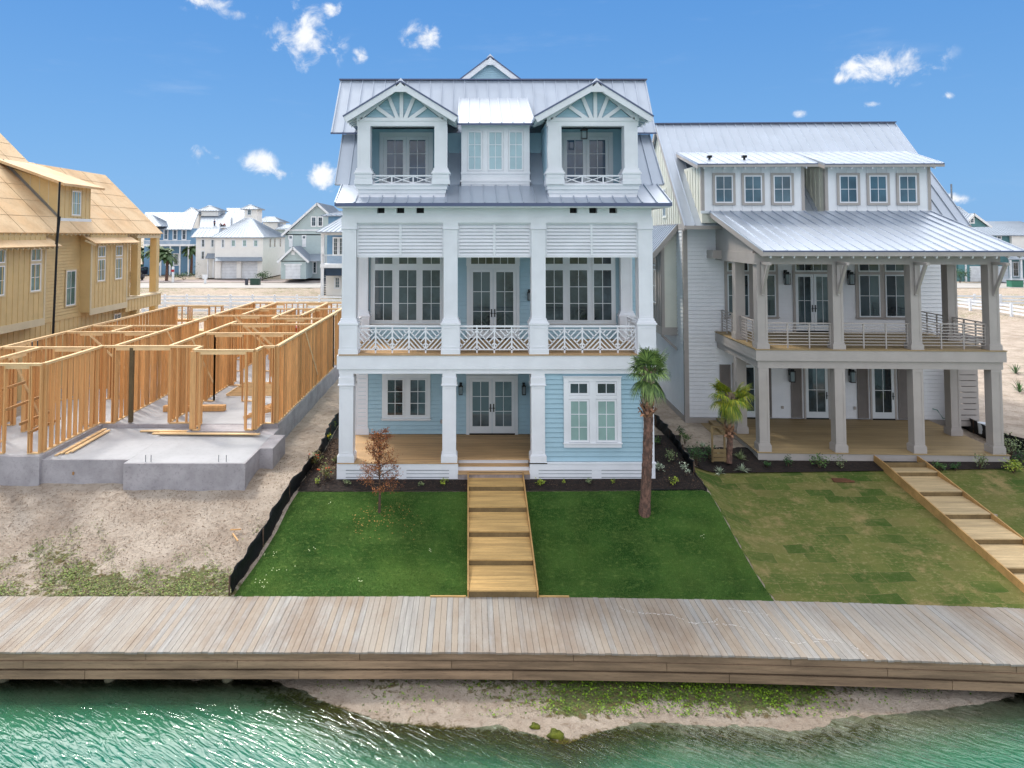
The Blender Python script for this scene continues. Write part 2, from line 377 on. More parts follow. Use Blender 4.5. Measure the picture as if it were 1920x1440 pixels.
# water: clear at the edge, clouded teal over the deep part
wx = axis([(-150, -20, 10), (-20, 24, .25), (24, 151, 10)]); wy = np.concatenate([axis([(-210, -60, 15), (-60, 12, 3)]), np.arange(12, 17.8, .1)])
WX, WY = np.meshgrid(wx, wy); WD = np.clip((WL-gz(WX, WY)), 0, 3)
m = bpy.data.materials.new('lake_water'); m.use_nodes = True; t = NT(m.node_tree); t.n.clear()
geo = t.add('ShaderNodeNewGeometry'); P = geo.outputs['Position']
dp = t.add('ShaderNodeAttribute', attribute_name='depth').outputs['Fac']
n1 = t.noise(P, 1.6, 5, .6)
tr = t.add('ShaderNodeBsdfTransparent', i_Color=(.80, .95, .88, 1))
murk = t.mix(t.ramp(dp, .05, .8), lin('#3f7050'), lin('#056853')); murk = t.mix(t.math('MULTIPLY', t.ramp(n1, .4, .7), .35), murk, lin('#045446'))
murk = t.mix(t.math('MULTIPLY', t.ramp(dp, .45, 1.5), .65), murk, lin('#045045'))
df = t.add('ShaderNodeBsdfDiffuse', i_Color=murk)
body = t.add('ShaderNodeMixShader', i_0=t.math('MULTIPLY', t.ramp(dp, .0, .42), .96), i_1=tr.outputs[0], i_2=df.outputs[0])
rot = t.add('ShaderNodeVectorRotate', rotation_type='Z_AXIS', i_Vector=P, i_Angle=math.radians(32))
wv = t.vscale(rot.outputs[0], (.8, 3.6, 1)); wn = t.noise(wv, 1.7, 2, .45, 1.6); wn2 = t.noise(wv, 5.5, 2, .5, .8)
bn = t.add('ShaderNodeBump', i_Strength=1.0, i_Distance=.042, i_Height=t.math('ADD', wn, t.math('MULTIPLY', wn2, .16)))
gl = t.add('ShaderNodeBsdfGlossy', i_Color=(1, 1, 1, 1), i_Roughness=.02, i_Normal=bn.outputs[0])
fr = t.add('ShaderNodeFresnel', i_IOR=1.5, i_Normal=bn.outputs[0])
mx = t.add('ShaderNodeMixShader', i_0=fr.outputs[0], i_1=body.outputs[0], i_2=gl.outputs[0])
t.add('ShaderNodeOutputMaterial', i_Surface=mx.outputs[0])
tag(grid_obj('lake_water', WX, WY, np.full_like(WX, WL), m, {'depth': WD}), kind='structure')

def sheet(name, fl, fr_, y0, y1, dz, mat, nx=60, ny=40, kind='structure', bend=True, rag=0.0):
    yv = np.linspace(y0, y1, ny); X = np.zeros((ny, nx)); Y = np.zeros((ny, nx))
    for j, yy in enumerate(yv):
        a, b_ = fl(yy), fr_(yy)
        if rag: a += rag*math.sin(yy*9.1)+rag*.6*math.sin(yy*23.7); b_ += rag*math.sin(yy*7.3+1)+rag*.7*math.sin(yy*19+2)
        X[j] = np.linspace(a, b_, nx)
        Y[j] = yy+(ybf(X[j], yy) if bend else 0)
        if rag and j == ny-1: Y[j] += rag*np.sin(X[j]*8)+rag*.5*np.sin(X[j]*21)
    return tag(grid_obj(name, X, Y, gz(X, Y)+dz, mat), kind=kind)
def ln(*pts):
    ysx = [p[1] for p in pts]; xsx = [p[0] for p in pts]
    o = np.argsort(ysx); ysx = np.array(ysx)[o]; xsx = np.array(xsx)[o]
    return lambda y: float(np.interp(y, ysx, xsx))
FENCE = ln((-6.30, 18.75), (-6.25, 19.3), (-6.05, 20.2), (-5.85, 21.2), (-5.75, 22.2), (-5.55, 23.2), (-5.5, 24.6), (-5.45, 26.5), (-5.6, 31), (-5.6, 38))
LAWR = ln((7.98, 18.6), (7.8, 22.9))
def grassmat(name, a, b_, c2, amt, patch=None):
    m = bpy.data.materials.new(name); m.use_nodes = True; t = NT(m.node_tree); b = t.n['Principled BSDF']
    P = t.add('ShaderNodeNewGeometry').outputs['Position']
    n1 = t.noise(P, .8, 5, .6); n2 = t.noise(t.vscale(P, (1, 1.6, 1)), 7, 6, .7); n3 = t.noise(P, 60, 3, .7)
    c = t.mix(t.ramp(n1, .35, .65), lin(a), lin(b_)); c = t.mix(t.math('MULTIPLY', t.ramp(n2, .5, .7), amt), c, lin(c2))
    if not patch:
        sb = t.add('ShaderNodeTexBrick', i_Vector=P, i_Color1=(.35, .35, .35, 1), i_Color2=(.65, .65, .65, 1), i_Mortar=(0, 0, 0, 1), i_Scale=1.0, i_Mortar_Size=.01, i_Brick_Width=1.2, i_Row_Height=.45, i_Mortar_Smooth=.6)
        sg = t.add('ShaderNodeSeparateColor', i_0=sb.outputs[0]).outputs[0]
        c = t.mix(t.math('MULTIPLY', t.ramp(sg, .4, .65), .14), c, lin(c2)); c = t.mix(t.math('MULTIPLY', t.ramp(t.noise(P, .35, 4, .6), .45, .7), .45), c, lin('#5f7a35'))
    if patch:
        pv = t.add('ShaderNodeVectorMath', operation='ADD', i_0=P, i_1=t.vscale(t.add('ShaderNodeTexNoise', i_Vector=P, i_Scale=1.3).outputs[1], (.22, .22, 0))).outputs[0]
        bk = t.add('ShaderNodeTexBrick', i_Vector=pv, i_Color1=(0, 0, 0, 1), i_Color2=(1, 1, 1, 1), i_Mortar=(.5, .5, .5, 1), i_Scale=1.0, i_Mortar_Size=.012, i_Bias=0.0, i_Brick_Width=.85, i_Row_Height=.42, i_Mortar_Smooth=.5)
        g = t.add('ShaderNodeSeparateColor', i_0=bk.outputs[0]).outputs[0]
        lo = t.ramp(t.noise(P, .45, 3, .6), .34, .58)
        c = t.mix(t.math('MULTIPLY', t.math('MULTIPLY', t.ramp(g, .55, .95), .75), lo), c, lin(patch[0])); c = t.mix(t.math('MULTIPLY', t.math('MULTIPLY', t.ramp(g, .35, .02), .6), lo), c, lin(patch[1]))
        c = t.mix(t.math('MULTIPLY', bk.outputs[1], .45), c, lin('#9a8560'))
        c = t.mix(t.math('MULTIPLY', t.ramp(t.noise(P, .75, 7, .75), .50, .68), .85), c, lin('#ab9468'))
    c = t.mix(t.math('MULTIPLY', t.ramp(n3, .45, .75), .45), c, sc(lin(a), .5))
    t.put(b.inputs['Base Color'], c); b.inputs['Roughness'].default_value = .9; b.inputs['Specular IOR Level'].default_value = .1
    bn = t.add('ShaderNodeBump', i_Strength=.8, i_Distance=.05, i_Height=t.math('ADD', n3, t.math('MULTIPLY', n2, 1.5))); t.put(b.inputs['Normal'], bn.outputs[0])
    return m
LAWN = grassmat('lawn_turf', '#2a4a1b', '#42642a', '#6f8444', .8)
SOD = grassmat('sod_turf', '#5f6f35', '#7c7e46', '#a39869', .9, ('#3c5c26', '#8c8052'))
sheet('lawn', lambda y: FENCE(y)+.12, LAWR, 18.62, 22.85, .02, LAWN, 90, 40)
sheet('sod_lawn', lambda y: LAWR(y)+.03, lambda y: 30, 18.62, 25.1, .016, SOD, 110, 44, rag=.03)
MULCH = M('bark_mulch', '#1a1412', .95, var=.5, vs=14, grain=.5, bump=1.0, bs=30, col2='#2c211c')
sheet('mulch_bed', lambda y: FENCE(y)+.05, lambda y: 7.75, 22.85, 24.3, .05, MULCH, 120, 20, bend=False, rag=.03)
sheet('mulch_bed', lambda y: FENCE(y)+.05, lambda y: -3.5, 24.3, 38, .03, MULCH, 14, 40, bend=False)
sheet('mulch_bed', lambda y: 5.6, ln((7.75, 24.3), (8.3, 27.5), (8.6, 28.4)), 24.3, 28.4, .05, MULCH, 24, 40, bend=False)
sheet('mulch_bed', lambda y: 7.95 if y < 25 else 8.2, lambda y: 23, 24.85, 26.8, .06, MULCH, 190, 40, bend=False, rag=.05)

def blades(name, n, region, h, w_, mats, lean=.5, label=None, z_off=.0, seed=1, leaf=False):
    r = np.random.default_rng(seed); P = region(r, n); n = len(P)
    ang = r.uniform(0, 2*np.pi, n); hh = h*r.uniform(.5, 1.3, n); ll = lean*r.uniform(-1, 1, n)*hh; la = r.uniform(0, 2*np.pi, n)
    dx, dy = np.cos(ang)*w_/2, np.sin(ang)*w_/2; zb = gz(P[:, 0], P[:, 1])+z_off
    if leaf:   # small tilted rhombic leaves
        zb = zb+r.uniform(.01, h, n); s_ = w_*r.uniform(.6, 1.3, n); c = np.stack([P[:, 0], P[:, 1], zb], 1)
        a = np.stack([np.cos(ang)*s_, np.sin(ang)*s_, r.uniform(-.4, .4, n)*s_], 1); bq = np.stack([-np.sin(ang)*s_*.6, np.cos(ang)*s_*.6, r.uniform(-.4, .4, n)*s_], 1)
        V = np.stack([c-a, c-bq, c+a, c+bq], 1).reshape(-1, 3); k = 4
    else:
        V = np.stack([np.stack([P[:, 0]-dx, P[:, 1]-dy, zb], 1), np.stack([P[:, 0]+dx, P[:, 1]+dy, zb], 1),
                      np.stack([P[:, 0]+np.cos(la)*ll, P[:, 1]+np.sin(la)*ll, zb+hh], 1)], 1).reshape(-1, 3); k = 3
    me = bpy.data.meshes.new(name); me.vertices.add(len(V)); me.vertices.foreach_set('co', V.ravel())
    me.loops.add(n*k); me.loops.foreach_set('vertex_index', np.arange(n*k, dtype=np.int32)); me.polygons.add(n)
    me.polygons.foreach_set('loop_start', np.arange(0, n*k, k, dtype=np.int32)); me.polygons.foreach_set('loop_total', np.full(n, k, dtype=np.int32))
    for mt in mats: me.materials.append(mt)
    if len(mats) > 1: me.polygons.foreach_set('material_index', r.integers(0, len(mats), n).astype(np.int32))
    me.update(); me.validate(); o = bpy.data.objects.new(name, me); COL.objects.link(o)
    return tag(o, label, name.replace('_', ' '), kind='stuff')
GB1 = M('grass_blade', '#3a6124', .65, var=.4, vs=.9, island=.35, col2='#5d803c', stain='#6f7f3c'); GB2 = M('sod_blade', '#8b8549', .7, var=.3, vs=.7, island=.3, col2='#5f7433')
def reg(fl, fr_, y0, y1, mask=None):
    def f(r, n):
        y = r.uniform(y0, y1, n); x = np.array([fl(a) for a in y])+r.uniform(0, 1, n)*np.array([fr_(a)-fl(a) for a in y])
        if mask is not None: k = mask(x, y, r); x, y = x[k], y[k]
        return np.stack([x, y+(ybf(x, y) if y1 > 19 else yb(x)*0)], 1)
    return f
blades('lawn_grass', 90000, reg(lambda y: FENCE(y)+.15, LAWR, 18.66, 22.86), .055, .014, [GB1], label='thick dark green grass on the lawn before the pale blue house', seed=2)
blades('sod_grass', 22000, reg(lambda y: LAWR(y)+.05, lambda y: 21, 18.66, 24.8), .04, .014, [GB2], label='patchy dry olive grass on the sod before the right house', seed=3)
CHIP = M('mulch_chip', '#3a2a22', .9, island=.5, col2='#5d4838')
blades('mulch_chips', 9000, reg(lambda y: FENCE(y)+.1, lambda y: 7.7, 22.9, 23.5), .03, .03, [CHIP], label='dark bark chips in the planting strip before the blue house', leaf=True, seed=8, z_off=.02)
blades('mulch_chips', 9000, reg(lambda y: 8.2, lambda y: 20.5, 24.9, 25.6), .03, .035, [CHIP], label='dark bark chips in the planting strip before the right porch', leaf=True, seed=9, z_off=.02)
blades('mulch_chips', 5000, reg(lambda y: 6.3, lambda y: 7.8, 23.3, 27.5), .03, .035, [CHIP], label='dark bark chips between the two houses', leaf=True, seed=10, z_off=.02)
blades('mulch_chips', 5000, reg(lambda y: FENCE(y)+.1, lambda y: -4.5, 23.3, 28), .03, .035, [CHIP], label='dark bark chips left of the blue house', leaf=True, seed=11, z_off=.02)
BIT = M('ground_bit', '#6d5a4a', .9, island=.5, col2='#93816e')
blades('lot_debris', 8000, reg(lambda y: -15, lambda y: -5.6, 18.8, 26, lambda x, y, r: ((x < -7.0) & (y < 23.0)) | ((x > -7.2) & (x < -5.7))), .012, .022, [BIT], label='small stones and dry bits strewn over the sandy lot', leaf=True, seed=14)
WEED = M('weed_leaf', '#4f6a2c', .6, island=.35, col2='#8a9a4a'); WEED2 = M('shore_leaf', '#4a6a1a', .6, island=.35, col2='#7c9a22')
DRY = M('dry_weed', '#6d5c46', .8, island=.3, col2='#8c7d62')
blades('lot_weeds', 60000, reg(lambda y: -15, FENCE, 18.75, 22, lambda x, y, r: (r.uniform(0, 1, len(x)) < np.clip(.95-(y-18.6)/2.4+.55*wob(x, y, .7, 3)+.7*wob(x, y, 2.1, 1), 0, 1)**2)),
       .035, .022, [WEED, WEED, DRY], label='low green and dry weeds creeping over the sandy building lot', leaf=True, seed=4)
def shore_mask(x, y, r):
    px = CX+F*x/y; ys = np.interp(x, SHX, SHY)
    dn = np.interp(px, [600, 680, 1000, 1060, 1150, 1230, 1260, 1400, 1480, 1560, 1800], [.02, .06, .12, .55, .8, .35, .75, .7, .35, .2, .04])
    return (y > ys+.12) & (r.uniform(0, 1, len(x)) < dn*np.clip((y-ys)/.5, .1, 1)*np.clip(.7+.9*wob(x, y, 1.6, 2), 0, 1))
blades('shore_weeds', 60000, reg(lambda y: -5, lambda y: 14, 15.4, 17.8, shore_mask), .06, .026, [WEED2], label='bright green creeping weeds on the sandy shore below the boardwalk', leaf=True, seed=5)

# ------------------------------------------------------------------ boardwalk
bw = thing('boardwalk', (0, 18, -.7), None, None); bw['kind'] = 'structure'
mb = MB(); x = -22.0
while x < 24:
    y0, y1 = 16.24+float(yb(x)), 18.68+float(yb(x)); j = random.uniform(-.012, .012); tz = random.uniform(-.004, .004)
    mb.box(x+.0035, x+.1415, y0+j, y1+random.uniform(-.01, .01), -.04+tz, tz); x += .146
mb.build('deck', WALK, bw)
def curved_board(mb, y0, y1, z0, z1, xa, xb, seg=1.2):
    n = max(1, int((xb-xa)/seg)); X = np.linspace(xa, xb, n+1); v = []; f = []
    for q in X:
        o = float(yb(q)); v += [(q, y0+o, z0), (q, y1+o, z0), (q, y1+o, z1), (q, y0+o, z1)]
    for i in range(n):
        for k in range(4): f.append((i*4+k, i*4+(k+1) % 4, i*4+4+(k+1) % 4, i*4+4+k))
    f += [(3, 2, 1, 0), (n*4, n*4+1, n*4+2, n*4+3)]; mb.add(v, f)
for (z0, z1, dy, offs) in ((-.195, -.045, 0, 0), (-.365, -.205, -.03, 2.1), (-.61, -.425, -.012, 3.5)):
    mb = MB(); xa = -22+offs
    while xa < 24: curved_board(mb, 16.27+dy, 16.31+dy, z0, z1, xa+.003, min(xa+4.87, 24)); xa += 4.88
    mb.build('fascia_board', FASCIA, bw)
mb = MB()
for k in range(-6, 8):
    xq = -10.2+3.37*(k+1); mb.box(xq-.1, xq+.1, 16.32+float(yb(xq)), 16.4+float(yb(xq)), -.58, -.06)
mb.build('blocking', FASCIA, bw)
for px in (10, 208, 428, 640, 850, 1060, 1275, 1500, 1718, 1900):
    xq = hx(px, 16.75, -.8); zb = min(g1(xq, 16.7)-.4, -1.6)
    MB().tube([(xq, 16.72+float(yb(xq)), zb), (xq, 16.72+float(yb(xq)), -.3)], .13, 12).build('piling', PILE, bw, smooth=True)
mb = MB(); curved_board(mb, 16.33, 16.37, -.56, -.05, -22, 24); curved_board(mb, 16.65, 16.72, -.5, -.06, -22, 24); curved_board(mb, 17.5, 17.6, -.3, -.06, -22, 24); curved_board(mb, 18.55, 18.63, -.28, -.06, -22, 24); mb.build('joist', FASCIA, bw)  # first board added close behind the fascia gap to keep it dark
# white salt-like scuffs that lie on the boards
SCUFF = M('white_scuff', '#c6c0bb', .8, var=.05)
mb = MB()
for path in (((1160,1135),(1172,1145),(1205,1150),(1260,1153),(1300,1170),(1340,1166),(1345,1160)), ((1290,1168),(1345,1170),(1390,1175),(1450,1195),(1490,1207),(1560,1200),(1600,1212),(1630,1232)), ((1365,1140),(1400,1148),(1440,1153)), ((1490,1180),(1530,1198),(1560,1202))):
    pts = [(hx(a, gy(b_, 0), 0), gy(b_, 0)) for a, b_ in path]
    for (xa, ya), (xb, yb_) in zip(pts, pts[1:]):
        for i in range(14):
            f_ = i/14; q = (xa+(xb-xa)*f_+random.gauss(0, .012), ya+(yb_-ya)*f_+random.gauss(0, .012)); q2 = (q[0]+(xb-xa)/11, q[1]+(yb_-ya)/11)
            if random.random() < .6: mb.bar((q[0], q[1]+random.gauss(0, .02), .0065), (q2[0], q2[1], .0065), random.uniform(.006, .03), .001)
mb.build('scuff_mark', SCUFF, bw)

# ------------------------------------------------------------------ shared house parts
def window(par, T, u0, u1, z0, z1, cols=2, rows=2, trim=.09, tm=WHITE2, gm=GLASS, sm=None, sash=.05, flat=False, head=0.0, sill=0.0, label=None, base=0.0):
    """u0..z1 is the sash opening; trim lies outside it"""
    sm = sm or WHITE2; mb = MB(T); b0 = base
    if trim:
        mb.box(u0-trim, u1+trim, b0, b0+.045, z1, z1+trim+head, 0); mb.box(u0-trim, u1+trim, b0, b0+.045, z0-trim-sill, z0, 0)
        mb.box(u0-trim, u0, b0, b0+.042, z0, z1, 0); mb.box(u1, u1+trim, b0, b0+.042, z0, z1, 0)
        if sill: mb.box(u0-trim-.03, u1+trim+.03, b0, b0+.075, z0-.05, z0-.01, 0)
        if head: mb.box(u0-trim-.04, u1+trim+.04, b0, b0+.085, z1+trim+head, z1+trim+head+.04, 0)
    s_ = sash
    mb.box(u0, u1, b0, b0+.034, z1-s_, z1, 1); mb.box(u0, u1, b0, b0+.034, z0, z0+s_, 1)
    mb.box(u0, u0+s_, b0, b0+.034, z0+s_, z1-s_, 1); mb.box(u1-s_, u1, b0, b0+.034, z0+s_, z1-s_, 1)
    for i in range(1, cols):
        u = u0+s_+(u1-u0-2*s_)*i/cols; mb.box(u-.011, u+.011, b0+.008, b0+.026, z0+s_, z1-s_, 1)
    for i in range(1, rows):
        z = z0+s_+(z1-z0-2*s_)*i/rows; mb.box(u0+s_, u1-s_, b0+.008, b0+.024, z-.011, z+.011, 1)
    g = [(u0+s_, b0+.012, z0+s_), (u1-s_, b0+.012, z0+s_), (u1-s_, b0+.012, z1-s_), (u0+s_, b0+.012, z1-s_)]
    if flat:
        mb.quad(*g, 2); return mb.build('window', [tm, sm, gm], par)
    o = mb.build('window', [tm, sm], par); MB(T).quad(*g).build('pane', gm, o)
    if label: o['label'] = label
    return o
def plate(par, T, u0, u1, z0, z1, m=None, sill=True):
    mb = MB(T); mb.box(u0, u1, 0, .03, z0, z1)
    if sill: mb.box(u0-.03, u1+.03, 0, .09, z0+.05, z0+.09)
    return mb.build('window_trim', m or WHITE2, par)
def french(par, T, u0, u1, z0, z1, leaves=2, cols=2, rows=3, trim=.12, tm=WHITE2, gm=GLASS, flat=False, label=None, sm=None, hs_=None):
    mb = MB(T); sm = sm or WHITE2
    mb.box(u0-trim, u1+trim, 0, .045, z1, z1+trim, 0); mb.box(u0-trim, u0, 0, .042, z0, z1, 0); mb.box(u1, u1+trim, 0, .042, z0, z1, 0)
    mb.box(u0, u1, -.01, .06, z0, z0+.05, 3)
    gl_ = []; hd = MB(T); w_ = (u1-u0)/leaves; st = .115
    for k in range(leaves):
        a, b_ = u0+w_*k+.006, u0+w_*(k+1)-.006; za, zb = z0+.055, z1-.006
        mb.box(a, a+st, 0, .035, za, zb, 1); mb.box(b_-st, b_, 0, .035, za, zb, 1); mb.box(a+st, b_-st, 0, .033, za, za+.26, 1); mb.box(a+st, b_-st, 0, .033, zb-st, zb, 1)
        for i in range(1, cols):
            u = a+st+(b_-a-2*st)*i/cols; mb.box(u-.011, u+.011, .008, .026, za+.26, zb-st, 1)
        for i in range(1, rows):
            z = za+.26+(zb-st-za-.26)*i/rows; mb.box(a+st, b_-st, .008, .024, z-.011, z+.011, 1)
        gl_.append([(a+st, .012, za+.26), (b_-st, .012, za+.26), (b_-st, .012, zb-st), (a+st, .012, zb-st)])
        side = (b_-.055) if (k == 0 and leaves == 2) else ((a+.055) if leaves == 2 else (b_-.06 if hs_ is None else a+.06))
        hd.box(side-.022, side+.022, .034, .05, z0+.86, z0+1.16, 0); hd.box(side-.05, side+.05, .05, .066, z0+.99, z0+1.015, 0)
    if flat:
        for g in gl_: mb.quad(*g, 2)
        hd2 = hd
        o = mb.build('french_door', [tm, sm, gm, BLACK], par); return o
    o = mb.build('french_door' if leaves == 2 else 'glazed_door', [tm, sm, gm, BLACK], par)
    for g in gl_: MB(T).quad(*g).build('pane', gm, o)
    hd.build('handle', BLACK, o)
    if label: o['label'] = label
    return o
def lantern(par, T, u, z, s=1.0, style=0):
    mb = MB(T); mb.box(u-.05*s, u+.05*s, .0, .03, z-.05*s, z+.22*s)
    mb.box(u-.012, u+.012, .03, .14*s, z+.19*s, z+.215*s); c = .15*s
    mb.box(u-.085*s, u+.085*s, c-.085*s, c+.085*s, z+.09*s, z+.115*s); mb.box(u-.05*s, u+.05*s, c-.05*s, c+.05*s, z+.115*s, z+.17*s)
    mb.box(u-.075*s, u+.075*s, c-.075*s, c+.075*s, z-.24*s, z-.215*s)
    for a in (-1, 1):
        for b_ in (-1, 1): mb.box(u+a*.07*s-.008, u+a*.07*s+.008, c+b_*.07*s-.008, c+b_*.07*s+.008, z-.215*s, z+.09*s)
    o = mb.build('wall_lantern', BLACK, par)
    return o
LGL = M('lantern_glass', '#7f8b90', .1, var=.05)
def lantern_glass(o, T, u, z, s=1.0):
    c = .15*s; MB(T).box(u-.055*s, u+.055*s, c-.055*s, c+.055*s, z-.21*s, z+.085*s).build('lamp_glass', LGL, o)
def column(par, T, xc, w_, z0, z1, base_h=.22, ped=0.0, cap=.2, cap_drop=.0, m=WHITE, dpt=None, y=0.0, name='column'):
    """square panelled column, front face at d=0, going back w_"""
    mb = MB(T); d0 = -(dpt or w_); h = w_/2
    zs = z0
    if ped:
        p = .07; mb.box(xc-h-p, xc+h+p, d0-p, p, z0, z0+ped); mb.box(xc-h-p-.02, xc+h+p+.02, d0-p-.02, p+.02, z0, z0+.16)
        for a, b_, c_, d_ in ((xc-h-.03, xc+h+.03, z0+ped-.1, z0+ped-.06), (xc-h-.03, xc+h+.03, z0+.22, z0+.26)): mb.box(a, b_, p, p+.014, c_, d_)
        for sx in (-1, 1): mb.box(xc+sx*(h+.02)-.02, xc+sx*(h+.02)+.02, p, p+.013, z0+.26, z0+ped-.1)
        mb.box(xc-h-p-.035, xc+h+p+.035, d0-p-.035, p+.035, z0+ped, z0+ped+.06); mb.box(xc-h-p, xc+h+p, d0-p, p, z0+ped+.06, z0+ped+.12); mb.box(xc-h-.035, xc+h+.035, d0-.035, .035, z0+ped+.12, z0+ped+.2)
        zs = z0+ped+.2
    else: mb.box(xc-h-.045, xc+h+.045, d0-.045, .045, z0, z0+base_h); mb.box(xc-h-.025, xc+h+.025, d0-.025, .025, z0+base_h, z0+base_h+.04); zs = z0+base_h+.04
    mb.box(xc-h, xc+h, d0, 0, zs, z1)
    if cap:
        zc = z1-cap_drop-cap; mb.box(xc-h-.02, xc+h+.02, d0-.02, .02, zc, z1-cap_drop); mb.box(xc-h-.045, xc+h+.045, d0-.045, .045, zc-.035, zc)
    zt = z1-cap_drop-cap-.12; zb = zs+.08
    mb.box(xc-h+.0, xc-h+.075, 0, .012, zb, zt); mb.box(xc+h-.075, xc+h, 0, .012, zb, zt); mb.box(xc-h, xc+h, 0, .0125, zt, zt+.07); mb.box(xc-h, xc+h, 0, .0125, zs, zb)
    return mb.build(name, m, par)

# ================================================================== MAIN HOUSE
YF, ZL, ZU, YBK = 23.55, 1.9, 5.5, 26.86
mh = thing('beach_house', (1.0, YF, 1.34), 'three storey pale blue and white house with white columns and three roof dormers', 'house')
T0 = front(YF)
XL, XR = hx(641, YF, 5), hx(1224, YF, 5)
# body behind the porches (rear wall block) and siding
mb = MB(); mb.box(XL+.05, 6.6, YBK+.02, 40, 1.3, 10.5); mb.box(2.58, XR-.02, YF+.12, YBK+.02, 1.3, 5.0); mb.build('wall', BLUE, mh)
MB(front(YBK)).lap(XL+.05, 6.58, ZL, 5.2).build('siding', BLUE, mh); MB(front(YBK)).lap(XL+.05, 6.58, ZU, 10.0).build('siding', BLUE, mh)
mb = MB(front(YF+.10)); mb.lap(2.57, XR-.3, ZL, 5.0); mb.build('siding', BLUE, mh)
MB(left(2.575)).lap(YF+.2, YBK, ZL, 5.0).build('siding', BLUE, mh)
mb = MB()
mb.box(XR-.33, XR+.02, YF-.01, YF+.3, ZL-.02, 5.0)
mb.build('corner_board', WHITE, mh)
CG0 = M('skirt_gap', '#5d6870', .8)
# skirt with recessed panels
mb = MB(T0); xa, xb = hx(859, YF, 1.6), hx(993, YF, 1.6)
for a, b_ in ((XL-.14, xa), (xb, XR+.04)):
    mb = MB(T0); mb.box(a, b_, -.3, 0, 1.30, 1.86); mb.box(a-.0, b_, -.3, .03, 1.66, 1.862)
    n = max(1, round((b_-a)/2.1)); wd = (b_-a)/n
    for i in range(n):
        u0, u1 = a+wd*i, a+wd*(i+1)
        mb.box(u0, u0+.3, 0, .022, 1.30, 1.66); mb.box(u1-.3 if i == n-1 else u1-.02, u1, 0, .0225, 1.30, 1.66); mb.box(u0+.3, u1-.02, 0, .014, 1.30, 1.40); mb.box(u0+.3, u1-.02, 0, .013, 1.425, 1.52); mb.box(u0+.3, u1-.02, 0, .012, 1.54, 1.635); mb.box(u0+.3, u1-.02, 0, .004, 1.3, 1.66, 1)
    mb.build('skirt', [WHITE, CG0], mh)
MB(T0).box(xb, XR+.07, -.05, .05, 1.862, 1.91).build('skirt_cap', WHITE, mh)
# porch decks made of boards
mb = MB(); y = YF-.05
while y < YBK:
    y2 = min(y+.137, YBK)
    if y2 < 24.02: mb.box(XL-.12, xa-.0, y, y2, 1.865, ZL); mb.box(xb, 2.64, y, y2, 1.865, ZL)
    else: mb.box(XL-.12, 2.64, y, y2, 1.865, ZL)
    y += .141
mb.build('porch_deck', DECKW, mh)
mb = MB(); y = YF-.1
while y < YBK: mb.box(XL-.1, XR+.1, y, min(y+.137, YBK), 5.46, ZU); y += .141
mb.build('balcony_deck', DECKW, mh)
mb = MB(); mb.box(xa, xb, 24.0, 24.06, 1.62, 1.862); mb.box(xa, xb, 23.76, 23.8, 1.50, 1.70); mb.build('step_riser', WHITE, mh)
mb = MB(); mb.box(xa, xb, 23.74, 24.0, 1.70, 1.735); mb.box(xa, xb, 23.46, 23.76, 1.53, 1.565); mb.build('step_tread', DECKW, mh)
STONE = M('stone_block', '#9a8f8d', .9, var=.2, vs=5, bump=.4, groove=(2, .2, .5))
MB().box(xa-.01, xb+.01, 23.5, 23.9, .9, 1.53).build('step_foundation', STONE, mh)
# deck bands
mb = MB(); mb.box(XL-.16, XR+.12, YF-.06, YF+.28, 5.0, 5.455); mb.box(XL-.1, XR+.04, YF+.0, YF+.3, 4.84, 5.0)
mb.box(XL-.16, XL+.2, YF+.28, YBK, 4.9, 5.455); mb.box(XR-.2, XR+.12, YF+.28, YBK, 4.9, 5.455)
mb.build('balcony_beam', WHITE, mh)
MB().box(XL-.1, XR, YF+.28, YBK, 5.2, 5.3).build('porch_ceiling', WHITE2, mh)
# lower columns
for px0, px1 in ((635.5, 662), (829.5, 855), (996.5, 1022)):
    a, b_ = hx(px0, YF, 3), hx(px1, YF, 3); column(mh, T0, (a+b_)/2, b_-a, ZL, 4.84, cap=.24, cap_drop=.12)
column(mh, front(YBK-.04), hx(677, YBK-.1, 3), .5, ZL, 5.2, cap=0, dpt=.2)
# upper columns
for px0, px1 in ((641, 667.5), (832, 858), (996.5, 1023), (1197.5, 1224)):
    a, b_ = hx(px0, YF, 8), hx(px1, YF, 8); column(mh, T0, (a+b_)/2, b_-a, ZU, 9.93, ped=.98, cap=.2, cap_drop=.0)
for px in (679, 1175): column(mh, front(YBK-.3), hx(px, YBK-.3, 7), .44, ZU, 9.9, ped=.9, cap=0, dpt=.26)
# frieze with vent openings
mb = MB(T0); ZT = 10.5; a0, a1 = XL-.02, XR+.02
holes = [(hx(a, YF, 10.3), hx(b_, YF, 10.3)) for a, b_ in ((707, 721), (743.5, 758), (780.5, 795), (1068.5, 1082.5), (1105, 1120), (1142.5, 1157))]
mb.box(a0, a1, -.3, 0, 9.9, 10.245); mb.box(a0, a1, -.3, 0, 10.44, ZT); u = a0
for h0, h1 in holes: mb.box(u, h0, -.3, 0, 10.245, 10.44); u = h1
mb.box(u, a1, -.3, 0, 10.245, 10.44); mb.box(a0-.03, a1+.03, -.33, .02, 9.93, 10.12); mb.box(a0, a0+.3, -3.3, -.3, 9.9, ZT); mb.box(a1-.3, a1, -3.3, -.3, 9.9, ZT)
mb.build('frieze', WHITE, mh)
MB().box(a0, a1, YF+.28, YBK, 9.95, 10.02).build('balcony_ceiling', WHITE2, mh)
MB(T0).box(a0+.1, a1-.1, -.35, -.31, 10.2, 10.48).build('vent_backing', BLACK, mh)
